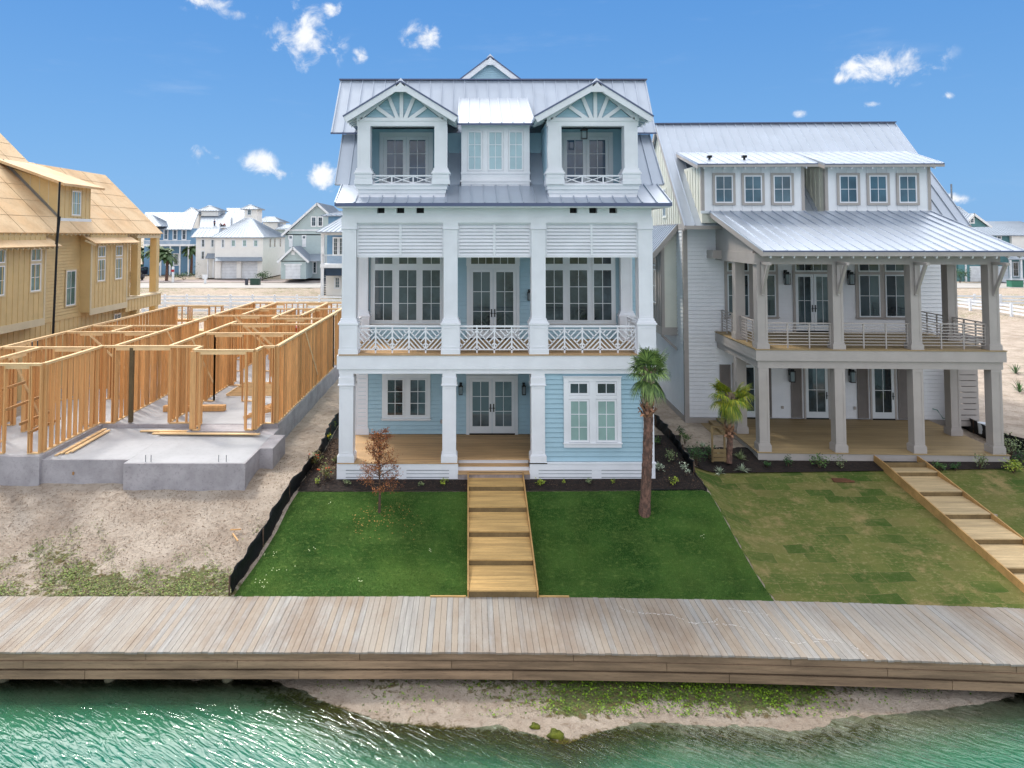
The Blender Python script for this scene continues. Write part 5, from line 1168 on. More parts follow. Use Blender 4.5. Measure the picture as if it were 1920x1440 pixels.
# ================================================================== YELLOW HOUSE (side wall faces right)
yh = thing('yellow_house', (-22, 38, 1.4), 'yellow sided unfinished house with bare plywood roof behind the timber frame', 'house')
WX_ = -21.9; rX, rZy = -25.3, 13.68; eX, eZy = -21.2, 9.62; k_ = (rZy-eZy)/(eX-rX)
MB().box(-34, WX_, 26, 44.9, 1.3, 9.6).build('wall', YELLOW, yh)
MB(right(WX_)).lap(35.3, 39.1, 5.2, 9.6, .17).build('siding', YELLOW, yh); MB(right(WX_)).lap(43.4, 45.0, 5.2, 9.6, .17).build('siding', YELLOW, yh)
mb = MB(right(WX_)); mb.battens(26, 45, 1.4, 5.0, .42, d=.02); mb.box(26, 45, 0, .06, 4.95, 5.2); mb.build('lower_siding', YELLOW, yh)
def bay(y0, y1, wins, label, ez):
    X1 = WX_+.6; b_ = MB(); b_.box(WX_, X1, y0, y1, 5.15, 9.6); o = b_.build('bay', YELLOW, yh); o['label'] = label
    q = MB(right(X1)); q.battens(y0+.08, y1-.08, 5.3, 9.4, .4, d=.02); q.build('batten', YELLOW, o)
    q = MB(right(X1)); q.box(y0-.02, y1+.02, 0, .06, 5.0, 5.35); q.box(y0-.02, y0+.11, 0, .05, 5.35, 9.2); q.box(y1-.11, y1+.02, 0, .05, 5.35, 9.2); q.build('trim', TANT, o)
    r_ = MB(); r_.roof((X1+.55, y1+.5, ez), (X1+.55, y0-.5, ez), (WX_-.7, y0-.5, ez+1.1), (WX_-.7, y1+.5, ez+1.1), t=.05, sp=0); r_.build('bay_roof', PLY, o)
    r_ = MB(); yy = y0-.4
    while yy < y1+.5: r_.bar((X1+.5, yy, ez-.1), (X1-.1, yy, ez+.15), .05, .12); yy += .4
    build_each(r_, 'rafter_tail', TANT, o)
    for ya, yb2, za, zb in wins:
        w_ = window(o, right(X1), ya, yb2, za, zb-.75, 2, 2, trim=.07, tm=TANT, sm=WHITE, gm=GLASSG, flat=True, base=.02)
        window(o, right(X1), ya, yb2, zb-.62, zb, 2, 1, trim=.07, tm=TANT, sm=WHITE, gm=GLASSG, flat=True, base=.02)
bay(28.5, 35.0, ((31.0, 31.9, 6.75, 8.85), (33.8, 34.6, 6.75, 8.85)), 'nearer projecting bay with batten siding', 8.95)
bay(39.2, 43.4, ((39.9, 40.7, 6.85, 8.85), (41.9, 42.7, 6.85, 8.85)), 'farther projecting bay with two tall windows', 9.05)
window(yh, right(WX_+.05), 37.8, 38.7, 5.65, 7.55, 2, 2, trim=.07, tm=TANT, sm=WHITE, gm=GLASSG); window(yh, right(WX_+.05), 34.8, 35.7, 2.6, 4.2, 2, 2, trim=.07, tm=TANT, sm=WHITE, gm=GLASS); window(yh, right(WX_+.05), 43, 43.8, 3.4, 4.6, 2, 1, trim=.07, tm=TANT, sm=WHITE, gm=GLASS)
mb = MB(); mb.roof((eX, 48.2, eZy), (eX, 39.8, eZy), (rX, 39.8, rZy), (rX, 48.2, rZy), t=.06, sp=0); mb.roof((-29.4, 39.8, eZy), (-29.4, 48.2, eZy), (rX, 48.2, rZy), (rX, 39.8, rZy), t=.06, sp=0)
HX = -30.2; HZ = eZy+(eX-HX)*k_; mb.roof((eX, 39.8, eZy), (eX, 24, eZy), (HX, 24, HZ), (HX, 39.8, HZ), t=.06, sp=0)
mb.prism([(HX, HZ-.08), (rX-.1, rZy-.1), (rX-.1, 9.6), (HX, 9.6)], 39.6, 39.72); rfy = mb.build('roof', PLY, yh)
# sheathing joints and temporary cleats on the roof
mb = MB(); 
def rp(x_, y_, o_=.0): return (x_+o_*.7, y_, eZy+(eX-x_)*k_+o_*.7)
for y_ in (26, 28.4, 30.8, 33.2, 35.6, 38.0, 40.4, 42.8, 45.2): mb.bar(rp(eX, y_, .005), rp(rX if y_ > 39.8 else HX, y_, .005), .015, .006)
for i in range(1, 7): x_ = eX-.86*i; mb.bar(rp(x_, 24, .005), rp(x_, 48 if x_ > rX else 39.7, .005), .015, .006)
mb.build('sheet_joint', M('sheet_joint_line', '#7b5d3d', .9), rfy)  # thin darker strips drawn along the sheet joints
mb = MB()
for px, py, L in ((25, 345, .9), (53, 373, .9), (78, 399, .9), (22, 399, 1.4), (93, 410, .9), (70, 433, .8), (169, 390, .7), (192, 385, .7), (240, 406, .5), (255, 425, .7)):
    lo, hi = 24.0, 47.0   # where this sight line meets the roof plane
    for _ in range(40):
        Y = (lo+hi)/2; z = hz(py, Y); x_ = hx(px, Y, z)
        if z > eZy+(eX-x_)*k_: hi = Y
        else: lo = Y
    Y = (lo+hi)/2; x_ = hx(px, Y, hz(py, Y))
    if x_ < HX+.3 or (Y > 39 and x_ < rX+.2): continue
    mb.bar(rp(x_, Y-L, .03), rp(x_, Y+L, .03), .05, .09)
build_each(mb, 'cleat', M('cleat_timber', '#a57c50', .8, var=.2), rfy)
mb = MB(); y_ = 24.2
while y_ < 48: mb.bar((eX-.05, y_, eZy-.1), (WX_-.1, y_, eZy+.35), .05, .12); y_ += .42
build_each(mb, 'rafter_tail', TANT, yh)
# shed dormer
d = MB(); dx0, dy0, dy1 = -21.95, 37.2, 40.2; dzt = 12.25
d.prism([(dx0, 10.1), (dx0, dzt), (-25.2, 13.3), (-25.2, 13.2)], dy0, dy1); o = d.build('dormer', YELLOW, yh)
q = MB(right(dx0)); q.battens(dy0+.05, dy1-.05, 10.2, dzt-.05, .4, d=.02); q.build('batten', YELLOW, o)
q = MB(lambda u, dd, z: (u, dy0-dd, z)); 
for i in range(6): u = dx0-.1-.5*i; q.box(u-.02, u+.02, 0, .02, 9.62+(eX-u)*k_+.02, dzt+(dx0-u)*.32); 
build_each(q, 'side_batten', TANT, o)
MB().bar((dx0, dy0-.02, 10.38), (-25.1, dy0-.02, 13.52), .04, .22).build('flashing', STEEL, o)
MB().box(dx0, dx0+.1, dy0, dy1, 10.15, 10.42).build('base_flashing', WHITE2, o)
mb = MB(); mb.roof((-21.35, dy1+.5, dzt+.0), (-21.35, dy0-.6, dzt+.0), (-25.6, dy0-.6, 13.75), (-25.6, dy1+.5, 13.75), t=.14, sp=0); mb.build('dormer_roof', PLY, o)
window(o, right(dx0), 38.3, 39.15, 10.6, 11.95, 2, 2, trim=.07, tm=TANT, sm=WHITE, gm=GLASSC, flat=True, base=.02)
# open porch at the far end
for y_ in (45.2, 47.9): MB().box(WX_+.05, WX_+.5, y_-.22, y_+.22, 5.6, 9.5).build('porch_column', YELLOW, yh); MB().box(WX_+.05, WX_+.5, y_-.2, y_+.2, 1.4, 4.7).build('porch_column', YELLOW, yh)
MB(right(WX_+.1)).battens(43.4, 48.3, 4.7, 5.45, .4, d=.45).build('porch_beam', YELLOW, yh); MB().box(WX_, WX_+.62, 43.4, 48.35, 5.45, 5.55).build('porch_trim', TANT, yh); MB().box(WX_, WX_+.55, 44.8, 48.2, 9.3, 9.6).build('porch_trim', TANT, yh)
pt = hx(112, 33.5, 12); pb = hx(101, 33.0, 3)
tag(MB().tube([(pb-.15, 33.0, 1.3), (pt, 33.5, hz(341, 33.5))], [.06, .045], 10).tube([(pt-.05, 33.45, 9.05), (pt+.02, 33.5, 10.4)], .065, 10).build('pole', BLACK, base=(pb, 33, 1.3)), 'tall thin black pole in front of the yellow house', 'pole')

# ================================================================== FAR NEIGHBOURHOOD
def sight(px, py, Y): z = hz(py, Y); return (hx(px, Y, z), Y, z)
def strip(name, y0, y1, z, mat, x0=-200, x1=260): return tag(MB().quad((x0, y0, z), (x1, y0, z), (x1, y1, z), (x0, y1, z)).build(name, mat), kind='structure')
PAVE = M('road_concrete', '#aaa59f', .9, var=.06, vs=.3); PAV2 = M('brick_pavers', '#a89a95', .9, var=.12, vs=.5)
strip('road', 105, 116, 1.55, PAVE); strip('paved_forecourt', 117, 124.5, 1.556, PAV2, -75, -10)
FW = M('far_window_frame', '#e6e8ea', .5)
def fwin(par, px0, px1, py0, py1, Y, cols=2, rows=2, gm=GLASS, T=None):
    z0, z1 = hz(py1, Y), hz(py0, Y); return window(par, front(Y), hx(px0, Y, z0), hx(px1, Y, z0), z0, z1, cols, rows, trim=.12, tm=FW, sm=FW, gm=gm, sash=.08, flat=True)
def fbox(px0, px1, py0, py1, Y, dp, mb=None):
    mb = mb or MB(); a, b_ = sight(px0, py1, Y), sight(px1, py0, Y); return mb.box(hx(px0, Y, 6), hx(px1, Y, 6), Y, Y+dp, a[2], b_[2])
def hip(par, px0, px1, pye, apx0, apx1, pyt, Y, dp, mat=None, over=.5, name='roof'):
    ze = hz(pye, Y); a = hx(px0, Y, ze)-over; b_ = hx(px1, Y, ze)+over; ym = Y+dp/2; zt = hz(pyt, ym); c0, c1 = hx(apx0, ym, zt), hx(apx1, ym, zt); y0, y1 = Y-over, Y+dp+over
    mb = MB(); mb.roof((a, y0, ze), (b_, y0, ze), (c1, ym, zt), (c0, ym, zt), t=.15, sp=.7, seam=.06, sw=.06); mb.roof((b_, y0, ze), (b_, y1, ze), (c1, ym, zt), (c1-.02, ym, zt), t=.15, sp=.7, seam=.06, sw=.06); mb.roof((a, y1, ze), (a, y0, ze), (c0, ym, zt), (c0+.02, ym, zt), t=.15, sp=.7, seam=.06, sw=.06); mb.roof((b_, y1, ze), (a, y1, ze), (c0, ym, zt), (c1, ym, zt), t=.15, sp=0)
    return mb.build(name, mat or FROOF, par)
def fgable(par, px0, px1, ppx, pye, pyt, Y, dp, mat, over=.5, wall=None, name='roof'):
    ze, zt = hz(pye, Y), hz(pyt, Y); a, b_, p = hx(px0, Y, ze), hx(px1, Y, ze), hx(ppx, Y, zt); mb = MB(); y0, y1 = Y-over, Y+dp
    mb.roof((a, y0, ze), (a, y1, ze), (p, y1, zt), (p, y0, zt), t=.15, sp=.7, seam=.06, sw=.06); mb.roof((b_, y1, ze), (b_, y0, ze), (p, y0, zt), (p, y1, zt), t=.15, sp=.7, seam=.06, sw=.06)
    for e in (a, b_): mb.bar((e, y0-.05, ze-.2), (p, y0-.05, zt-.2), .35, .1, 1, up=(0, 1, 0))
    o = mb.build(name, [FROOF, FW], par); g = MB().prism([(a+over, ze-.1), (b_-over, ze-.1), (p, zt-.3)], Y, Y+dp-.2).build('gable_wall', wall or mat, par); return o
GD = M('garage_door', '#dfe2e5', .5, groove=(2, .55, .3))
# ivory garage house
h = thing('garage_house', (-40, 126, 1.5), 'ivory two storey house with two white garage doors and a hip roof', 'house', 'houses in the far neighbourhood')
fbox(403, 493, 445, 522, 125, 15).build('wall', CRW, h); fbox(367, 403.5, 445, 521, 127, 12).build('wing_wall', CRW, h)
hip(h, 403, 493, 445, 458, 472, 409, 125, 15); hip(h, 365, 404, 444.5, 372, 412, 428, 127, 10, name='wing_roof')
for a, b_, c_, d_ in ((434, 441, 450, 462), (455, 462, 450, 462), (476, 483, 450, 462)): fwin(h, a, b_, c_, d_, 125, gm=GLASSC)
for a, b_, c_, d_ in ((378, 383.5, 449, 463), (396, 401, 449, 463), (377.5, 383, 471, 486)): fwin(h, a, b_, c_, d_, 127)
fwin(h, 416, 420, 449, 464, 125, 1, 2)
for a, b_ in ((414, 444), (452, 483)): fbox(a, b_, 491, 522.5, 124.9, .1).build('garage_door', GD, h)
for a, b_ in ((403, 414), (444, 452), (483, 492)): fbox(a, b_, 489, 522, 124.4, .58).build('pier', CRW, h)
mb = MB(); p, q = sight(402, 489, 123.6), sight(492, 489, 123.6); p2, q2 = sight(404, 482, 125), sight(491, 482, 125); mb.roof(p, q, q2, p2, t=.12, sp=.6); mb.build('awning', FROOF, h)
mb = MB(); p, q = sight(385, 484, 125), sight(403, 484, 125); p2, q2 = sight(389, 475, 127), sight(404, 475, 127); mb.roof(p, q, q2, p2, t=.12, sp=.6); mb.build('entry_awning', FROOF, h)
for a in (388.5, 399): fbox(a, a+2.2, 484, 521, 125.3, .25).build('entry_post', FW, h)
for yy in (129, 132, 136): window(h, right(hx(493, 125, 6)), yy, yy+.9, 7.2, 8.9, 1, 2, trim=.1, tm=FW, sm=FW, gm=GLASS, flat=True)
# sage gable house
h = thing('gable_house', (-30, 122, 1.5), 'sage grey tall gabled house with one small garage, beside the ivory house', 'house', 'houses in the far neighbourhood')
fbox(534, 650, 439, 522, 122, 14).build('wall', SAGE, h); fgable(h, 529, 662, 595.5, 440, 380, 122, 14, SAGE)
mb = fbox(534, 640, 430, 433, 121.9, .1); mb.build('band_board', FW, h)
for a in (584, 596.5): fwin(h, a, a+8, 407, 424, 121.95, 2, 2)
for a in (542, 567): fwin(h, a, a+6, 442, 448, 121.95, 2, 1); fbox(a-.5, a+6.5, 449, 463, 121.9, .1).build('panel', FW, h)
fbox(527, 574, 489, 523, 117, 5).build('garage_wall', SAGE, h); fgable(h, 521.5, 580, 550.5, 489.5, 462, 117, 5.2, SAGE, name='garage_roof'); fbox(535.5, 563.5, 497, 523, 116.9, .1).build('garage_door', GD, h); fbox(533, 566, 494.5, 497, 116.85, .15).build('door_trim', FW, h); fbox(546, 553, 470, 478, 116.9, .1).build('attic_vent', FW, h)
mb = MB(); p, q = sight(578, 489, 118), sight(606, 489, 118); p2, q2 = sight(578, 476, 122), sight(606, 476, 122); mb.roof(p, q, q2, p2, t=.12, sp=.6); mb.build('entry_roof', FROOF, h); fwin(h, 587, 593, 491, 512, 121.95, 1, 2)
# blue corner house
h = thing('blue_house', (-75, 138, 1.5), 'mid blue house with a long white balcony behind the palms', 'house', 'houses in the far neighbourhood')
fbox(270, 357, 428, 515, 138, 12).build('wall', BLU2, h); fgable_ = None
mb = MB(); p, q = sight(262, 430, 137), sight(360, 430, 137); p2, q2 = sight(272, 398, 146), sight(372, 405, 146); mb.roof(p, q, (q2[0], q2[1], p2[2]), p2, t=.15, sp=.7, seam=.06, sw=.06); mb.build('roof', FROOF, h)
hip(h, 258, 300, 424, 268, 285, 402, 136, 6, name='dormer_roof')
for a in (288, 307.5, 324.5, 341.5): fwin(h, a, a+7, 431, 449, 137.9, 2, 2)
fbox(268, 357, 458, 461.5, 135.5, 2.5).build('balcony', FW, h)
mb = MB()
for i in range(40): a = 269+i*2.2; fbox(a, a+.5, 451, 458, 135.5, .08, mb)
fbox(268, 357, 450.3, 451.3, 135.5, .1, mb); mb.build('balcony_railing', FW, h)
for a in (283, 300, 318, 336, 352): fbox(a, a+2, 461, 517, 135.6, .25).build('post', FW, h)
for a in (291, 311, 326): fwin(h, a, a+8, 476, 497, 137.9, 2, 2)
# big pale roofs behind
h = thing('pale_villa', (-70, 165, 1.5), 'large pale house with wide metal roofs and two lookout towers', 'house', 'houses in the far neighbourhood')
fbox(372, 470, 425, 470, 165, 20).build('wall', CRW, h)
mb = MB(); p, q = sight(374, 427, 163), sight(432, 427, 163); p2, q2 = sight(378, 400, 175), sight(433, 400, 175); mb.roof(p, q, (q2[0], q2[1], p2[2]), p2, t=.15, sp=.8, seam=.06, sw=.06); mb.build('roof', FROOF, h)
mb = MB(); p, q = sight(425, 425, 168), sight(470, 425, 168); p2, q2 = sight(425, 390, 182), sight(458, 390, 182); mb.roof(p, q, (q2[0], q2[1], p2[2]), p2, t=.15, sp=.8, seam=.06, sw=.06); mb.build('rear_roof', FROOF, h)
fbox(376, 408, 395, 405, 172, 5).build('tower_wall', CRW, h); hip(h, 374, 410, 395, 392, 394, 385, 172, 5, name='tower_roof')
fbox(457, 481, 392, 425, 162, 4).build('tower_wall', CRW, h); hip(h, 455.5, 482.5, 392, 468, 470, 383.5, 162, 4, name='tower_roof'); fwin(h, 464, 471, 393.5, 403, 161.9, 2, 2)
fbox(348, 372, 400, 430, 172, 6).build('wing_wall', CRW, h); hip(h, 346, 374, 401, 358, 360, 389, 172, 6, name='wing_roof')
h2 = thing('pavilion_house', (-55, 175, 1.5), 'small pale house top showing right of the lookout tower', 'house', 'houses in the far neighbourhood')
fbox(492, 520, 415, 450, 175, 8).build('wall', CRW, h2); hip(h2, 488, 523, 416, 498, 514, 406, 175, 8); fbox(518, 548, 428, 460, 172, 8).build('side_wall', SAGE, h2); hip(h2, 520, 550, 430, 530, 545, 421, 172, 8, name='side_roof')
# near white balcony house, half hidden by the pale blue house
h = thing('balcony_house', (-18, 92, 1.5), 'pale blue house corner with white balcony and navy louvres just left of the main house', 'house', 'houses in the far neighbourhood')
fbox(613, 700, 436, 497, 93, 10).build('wall', BLU2, h); fbox(600, 700, 495.5, 502, 90, 13).build('balcony_floor', FW, h)
MB().box(*[v for v in (hx(601, 90, 5), hx(601, 90, 5)+.4)], 90.1, 90.5, hz(555, 90), hz(436, 90)).build('corner_column', FW, h)
fbox(601, 700, 434, 441, 90, .3).build('porch_beam', FW, h)
mb = MB(); p, q = sight(592, 434.5, 88.5), sight(700, 434.5, 88.5); p2, q2 = sight(642, 407, 96), sight(700, 407, 96); mb.roof(p, q, q2, p2, t=.15, sp=.6, seam=.06, sw=.05); mb.build('roof', FROOF, h)
mb = MB(); fbox(604, 700, 477.5, 479, 90.1, .08, mb)
for i in range(28): a = 605+i*1.7; fbox(a, a+.4, 479, 495, 90.1, .04, mb)
mb.build('balcony_railing', FW, h)
fwin(h, 625, 633, 446, 478, 92.9, 2, 4); fwin(h, 636, 644, 446, 478, 92.9, 2, 4)
mb = MB()
for i in range(14): py = 508+i*3.3; fbox(605, 611, py, py+1.9, 90.3, .2, mb)
fbox(604, 700, 503, 517, 90.3, .2, mb); mb.build('navy_louvres', NAVY, h)
fbox(611, 700, 517, 555, 92, .3).build('lower_wall', CRW, h); fwin(h, 628, 637, 520, 540, 91.9, 2, 3)
fbox(615, 700, 402, 420, 97, 6).build('upper_wall', BLU2, h); hip(h, 610, 700, 404, 640, 690, 396, 97, 6, name='upper_roof')
# teal house at the right edge
h = thing('teal_house', (78, 122, 1.5), 'teal house with grey metal roofs and white garage doors at the right edge', 'house', 'houses in the far neighbourhood')
fbox(1788, 1990, 441, 528, 120, 12).build('wall', TEAL, h); 
mb = MB(); p, q = sight(1740, 441, 119), sight(2000, 441, 119); p2, q2 = sight(1760, 415, 126), sight(1912, 415, 126); mb.roof(p, q, (q2[0], q2[1], p2[2]), p2, t=.15, sp=.6, seam=.06, sw=.05); mb.build('roof', FROOF, h)
fgable(h, 1800, 1856, 1823.5, 424, 400, 117.5, 6, TEAL, name='gable_roof', over=.4); fwin(h, 1819.5, 1826, 409, 418, 117.4, 2, 2)
hip(h, 1762, 1812, 404, 1794, 1798, 387, 130, 8, name='tower_roof'); fbox(1765, 1808, 404, 430, 130, 8).build('tower_wall', CRW, h)
for a in (1870, 1900, 1912): fwin(h, a, a+7, 442.5, 448, 119.9, 2, 1)
fbox(1898, 1960, 441.5, 470, 119.4, .5).build('panel_wall', CRW, h)
for a, b_ in ((1818, 1852), (1862, 1890)): fbox(a, b_, 499, 528, 119.9, .1).build('garage_door', GD, h)
for a in (1821, 1836): fwin(h, a, a+6, 489, 495, 119.85, 2, 2)
fbox(1796, 1809, 485, 510, 119.8, .1).build('side_panel', TEAL, h); fbox(1809, 1812, 485, 528, 119.7, .2).build('pilaster', FW, h)
mb = MB(); p, q = sight(1890, 486, 115), sight(2000, 486, 115); p2, q2 = sight(1892, 470, 120), sight(2000, 470, 120); mb.roof(p, q, q2, p2, t=.12, sp=.6); mb.build('porch_roof', FROOF, h)
for a in (1894, 1914): fbox(a, a+2.5, 486, 528, 115.2, .3).build('porch_post', FW, h)
fbox(1890, 1960, 524, 530, 115, 5).build('porch_floor', FW, h); fwin(h, 1900, 1910, 492, 518, 119.9, 2, 2)
p = sight(1783.5, 345, 60); tag(MB().tube([(p[0], 60, 1.4), (p[0], 60, p[2])], .07, 8).build('utility_pole', STEEL, base=(p[0], 60, 1.4)), 'thin grey pole rising behind the right house roof', 'pole')
# white rail fences
PVC = M('white_vinyl', '#e3e6ea', .5)
def rail_fence(pts, label, hgt=1.25, sp=2.4):
    o = thing('rail_fence', (pts[0][0], pts[0][1], 1.5), label, 'fence', 'white rail fences')
    for (xa, ya), (xb, yb2) in zip(pts, pts[1:]):
        L = math.hypot(xb-xa, yb2-ya); n = max(1, round(L/sp)); mb = MB()
        for z in (.35, .7, 1.05): mb.bar((xa, ya, 1.5+z), (xb, yb2, 1.5+z), .06, .2)
        mb.build('rail', PVC, o)
        for i in range(n): x_, y_ = xa+(xb-xa)*i/n, ya+(yb2-ya)*i/n; MB().box(x_-.1, x_+.1, y_-.1, y_+.1, 1.4, 1.55+hgt).build('post', PVC, o)
def gp(px, py, z=1.5): v = W(px, py, z); return (v.x, v.y)
rail_fence([gp(268, 573), gp(640, 575)], 'white three rail fence crossing the sand in front of the road')
rail_fence([gp(268, 588), gp(640, 590)], 'nearer white rail fence just behind the timber frame')
rail_fence([gp(1780, 572), gp(1975, 575)], 'farther white rail fence on the dunes at the right edge')
rail_fence([gp(1780, 577), gp(1862, 588), gp(1975, 606)], 'nearer white rail fence bending across the dunes at the right edge')
GSC = M('green_mesh', '#24493f', .8)
for (a, b_, py, l_) in ((262, 318, 515, 'long dark green screen fence beside the far palms'), (316, 347, 511, 'short dark green screen fence in front of the blue house')):
    p, q = gp(a, py), gp(b_, py); o = thing('screen_fence', (p[0], p[1], 1.5), l_, 'fence', 'green screen fences'); MB().bar((p[0], p[1], 2.6), (q[0], q[1], 2.6), .04, 2.0).build('screen', GSC, o)
    for i in range(6): f_ = i/5; MB().box(p[0]+(q[0]-p[0])*f_-.04, p[0]+(q[0]-p[0])*f_+.04, p[1]-.1, p[1]-.02, 1.5, 3.7).build('post', STEEL, o)
GRB = M('utility_green', '#2f4a40', .5)
v = W(477, 535, 1.5); o = thing('utility_box', (v.x, v.y, 1.5), 'dark green electrical cabinet on the verge before the ivory house', 'utility box'); MB().box(v.x-.7, v.x+.7, v.y, v.y+1, 1.5, 2.5).build('cabinet', GRB, o); MB().box(v.x-.75, v.x+.75, v.y-.05, v.y+1.05, 2.5, 2.58).build('lid', GRB, o)
v = W(461.5, 535, 1.5); tag(MB().box(v.x-.2, v.x+.2, v.y, v.y+.4, 1.5, 2.4).prism([(v.x-.2, 2.4), (v.x+.2, 2.4), (v.x, 2.55)], v.y, v.y+.4).build('utility_pedestal', CG, base=(v.x, v.y, 1.5)), 'small grey utility pedestal beside the green cabinet', 'utility box')
v = W(1908, 539, 1.5); o = thing('utility_box', (v.x, v.y, 1.5), 'green electrical cabinet on the sand at the right edge', 'utility box'); MB().box(v.x-.9, v.x+.9, v.y, v.y+1, 1.5, 2.5).build('cabinet', M('bright_utility_green', '#3d7a62', .5), o); MB().box(v.x-.95, v.x+.95, v.y-.05, v.y+1.05, 2.5, 2.58).build('lid', GRB, o)
for px, l_ in ((323.5, 'white gate post with a red mark beside the far palms'), (384, 'white sign board on a post by the paved drive')):
    v = W(px, 530 if px < 330 else 532, 1.5); o = thing('sign_post', (v.x, v.y, 1.5), l_, 'post'); MB().box(v.x-.15, v.x+.15, v.y, v.y+.3, 1.5, 4.2 if px < 330 else 2.6).build('post', FW, o); MB().box(v.x-(.25 if px < 330 else .4), v.x+(.25 if px < 330 else .4), v.y-.05, v.y, 3.3 if px < 330 else 2.3, 3.7 if px < 330 else 3.0).build('sign_board', CR if px < 330 else FW, o)
def car(px, py, label, body_m, rz=0, s=1.0):
    v = W(px, py, 1.5); o = thing('parked_car', (v.x, v.y, 1.5), label, 'car', 'parked cars'); o.rotation_euler.z = rz; X, Y, Z = v.x, v.y, 1.5
    MB().prism([(Y-2.3, Z+.35), (Y+2.3, Z+.35), (Y+2.3, Z+1.0), (Y+1.3, Z+1.1), (Y+.9, Z+1.7), (Y-1.6, Z+1.7), (Y-2.2, Z+1.1), (Y-2.3, Z+.9)], X-.9, X+.9, 'x').build('body', body_m, o)
    MB().prism([(Y+1.2, Z+1.12), (Y+.85, Z+1.62), (Y-1.5, Z+1.62), (Y-2.0, Z+1.12)], X-.915, X+.915, 'x').prism([(X-.75, Z+1.12), (X+.75, Z+1.12), (X+.65, Z+1.6), (X-.65, Z+1.6)], Y-2.26, Y-1.9).build('side_window', GLASS, o)
    for sx in (-1, 1):
        for yy in (-1.4, 1.4): MB().tube([(X+sx*.8, Y+yy, Z+.35), (X+sx*.95, Y+yy, Z+.35)], .35, 12).build('wheel', RUB, o)
        MB().box(X+sx*.65-.15, X+sx*.65+.15, Y-2.33, Y-2.29, Z+.7, Z+.85).build('headlight', WHITE2, o)
    return o
car(363, 509, 'white car parked beside the ivory house', WHITE2); car(264, 517, 'dark car parked beyond the yellow house porch', CN)
car(250, 527, 'second dark car behind the yellow house columns', CG)
# roofers
pr = sight(402.5, 424, 164.5); person((pr[0], pr[1], pr[2]-.2), 2.8, 'roofer in dark blue standing on the far pale roof', CB, CN, 0, .1)
pr = sight(415, 425, 164.2); person((pr[0], pr[1], pr[2]-.2), 1.2, 'roofer in dark clothes crouching at the left of two on the far roof', CN, CN, .8, .9)
pr = sight(419.5, 425, 164.2); person((pr[0], pr[1], pr[2]-.2), -1.0, 'roofer in a red shirt crouching on the far roof', CR, CN, .8, .9)

# ================================================================== PALMS, TREE, SHRUBS
def fan_leaf(mb, base, d, L, ps, nseg=22, droop=.35, spread=1.45, m=0):
    """costapalmate leaf: petiole then a fan of narrow drooping segments"""
    base, d = Vector(base), Vector(d).normalized(); side = d.cross(Vector((0, 0, 1)))
    if side.length < .05: side = Vector((1, 0, 0))
    side.normalize(); n = side.cross(d).normalized(); hub = base+d*ps
    mb.bar(base, hub, .025, .02, m)
    for i in range(nseg):
        a = (i/(nseg-1)-.5)*2*spread; dd = (d*math.cos(a)+side*math.sin(a)+n*.12*math.cos(a)).normalized(); l = L*(1-.28*abs(a)/spread)*random.uniform(.85, 1.08)
        w0 = .018; sd_ = dd.cross(n).normalized(); h0 = hub+d*(L*.12*math.cos(a)); p1 = h0+dd*l*.55; p1.z -= droop*l*.08; p2 = h0+dd*l*.85; p2.z -= droop*l*.35; p3 = h0+dd*l; p3.z -= droop*l*.62
        mb.add([h0-sd_*.008, h0+sd_*.008, p1+sd_*w0, p1-sd_*w0, p2+sd_*w0*.6, p2-sd_*w0*.6, p3], [(0, 1, 2, 3), (3, 2, 4, 5), (5, 4, 6)], m)
def palm(name, base, path, r0, boots, crown, label, fm, cat='palm tree', dry=0):
    random.seed(hash(label) % 1000 if False else len(label)); o = thing(name, base, label, cat, 'fan palms')
    n = 90; pts = []; rad = []
    for i in range(n+1):
        f_ = i/n; p = Vector(path[0]).lerp(Vector(path[1]), f_); p.x += .04*math.sin(f_*3); pts.append(p); rad.append(r0[0]+(r0[1]-r0[0])*f_+random.uniform(-.011, .009)+(.03*max(0, 1-f_*8)))
    MB().tube(pts, rad, 14).build('trunk', BARK, o, smooth=True)
    mb = MB(); zb0, zb1 = boots; k = 0; z = zb0
    while z < zb1:
        for j in range(5):
            a = j*2*math.pi/5+k*.62+random.uniform(-.1, .1); f_ = (z-path[0][2])/(path[1][2]-path[0][2]); c = Vector(path[0]).lerp(Vector(path[1]), min(1, f_)); rr = r0[1]*1.0
            out = Vector((math.cos(a), math.sin(a), 0)); s_ = Vector((-math.sin(a), math.cos(a), 0)); flare = .14 if z < zb0+.25 else .06
            p0 = c+out*rr*.8; p0.z = z; p1 = c+out*(rr+.05)+Vector((0, 0, .14)); p1.z = z+.13; p2 = c+out*(rr+flare+random.uniform(0, .05)); p2.z = z+.26-(.2 if (z < zb0+.2 and random.random() < .5) else 0); w_ = .07
            mb.add([p0-s_*w_, p0+s_*w_, p1+s_*w_*.9, p1-s_*w_*.9, p2+s_*w_*.5, p2-s_*w_*.5, p1+out*.03, p2+out*.012], [(0, 1, 2, 3), (3, 2, 4, 5), (0, 1, 6), (6, 2, 4, 7), (3, 6, 7, 5)], 1 if z < zb0+.3 else 0)
        z += .085; k += 1
    mb.build('leaf_boots', [BOOT, BOOTD], o)
    mb = MB(); cx_, cy_, cz_ = path[1]
    for (el_, az_, L, ps) in crown:
        e, a = math.radians(el_), math.radians(az_); fan_leaf(mb, (cx_, cy_, cz_), (math.cos(e)*math.sin(a), -math.cos(e)*math.cos(a), math.sin(e)), L, ps, droop=1.1 if el_ < 30 else .55)
    mb.build('crown', fm, o)
    return o
b0 = WG(1208, 962, 1.05); tz = hz(703, b0.y); tx = hx(1216, b0.y, tz)
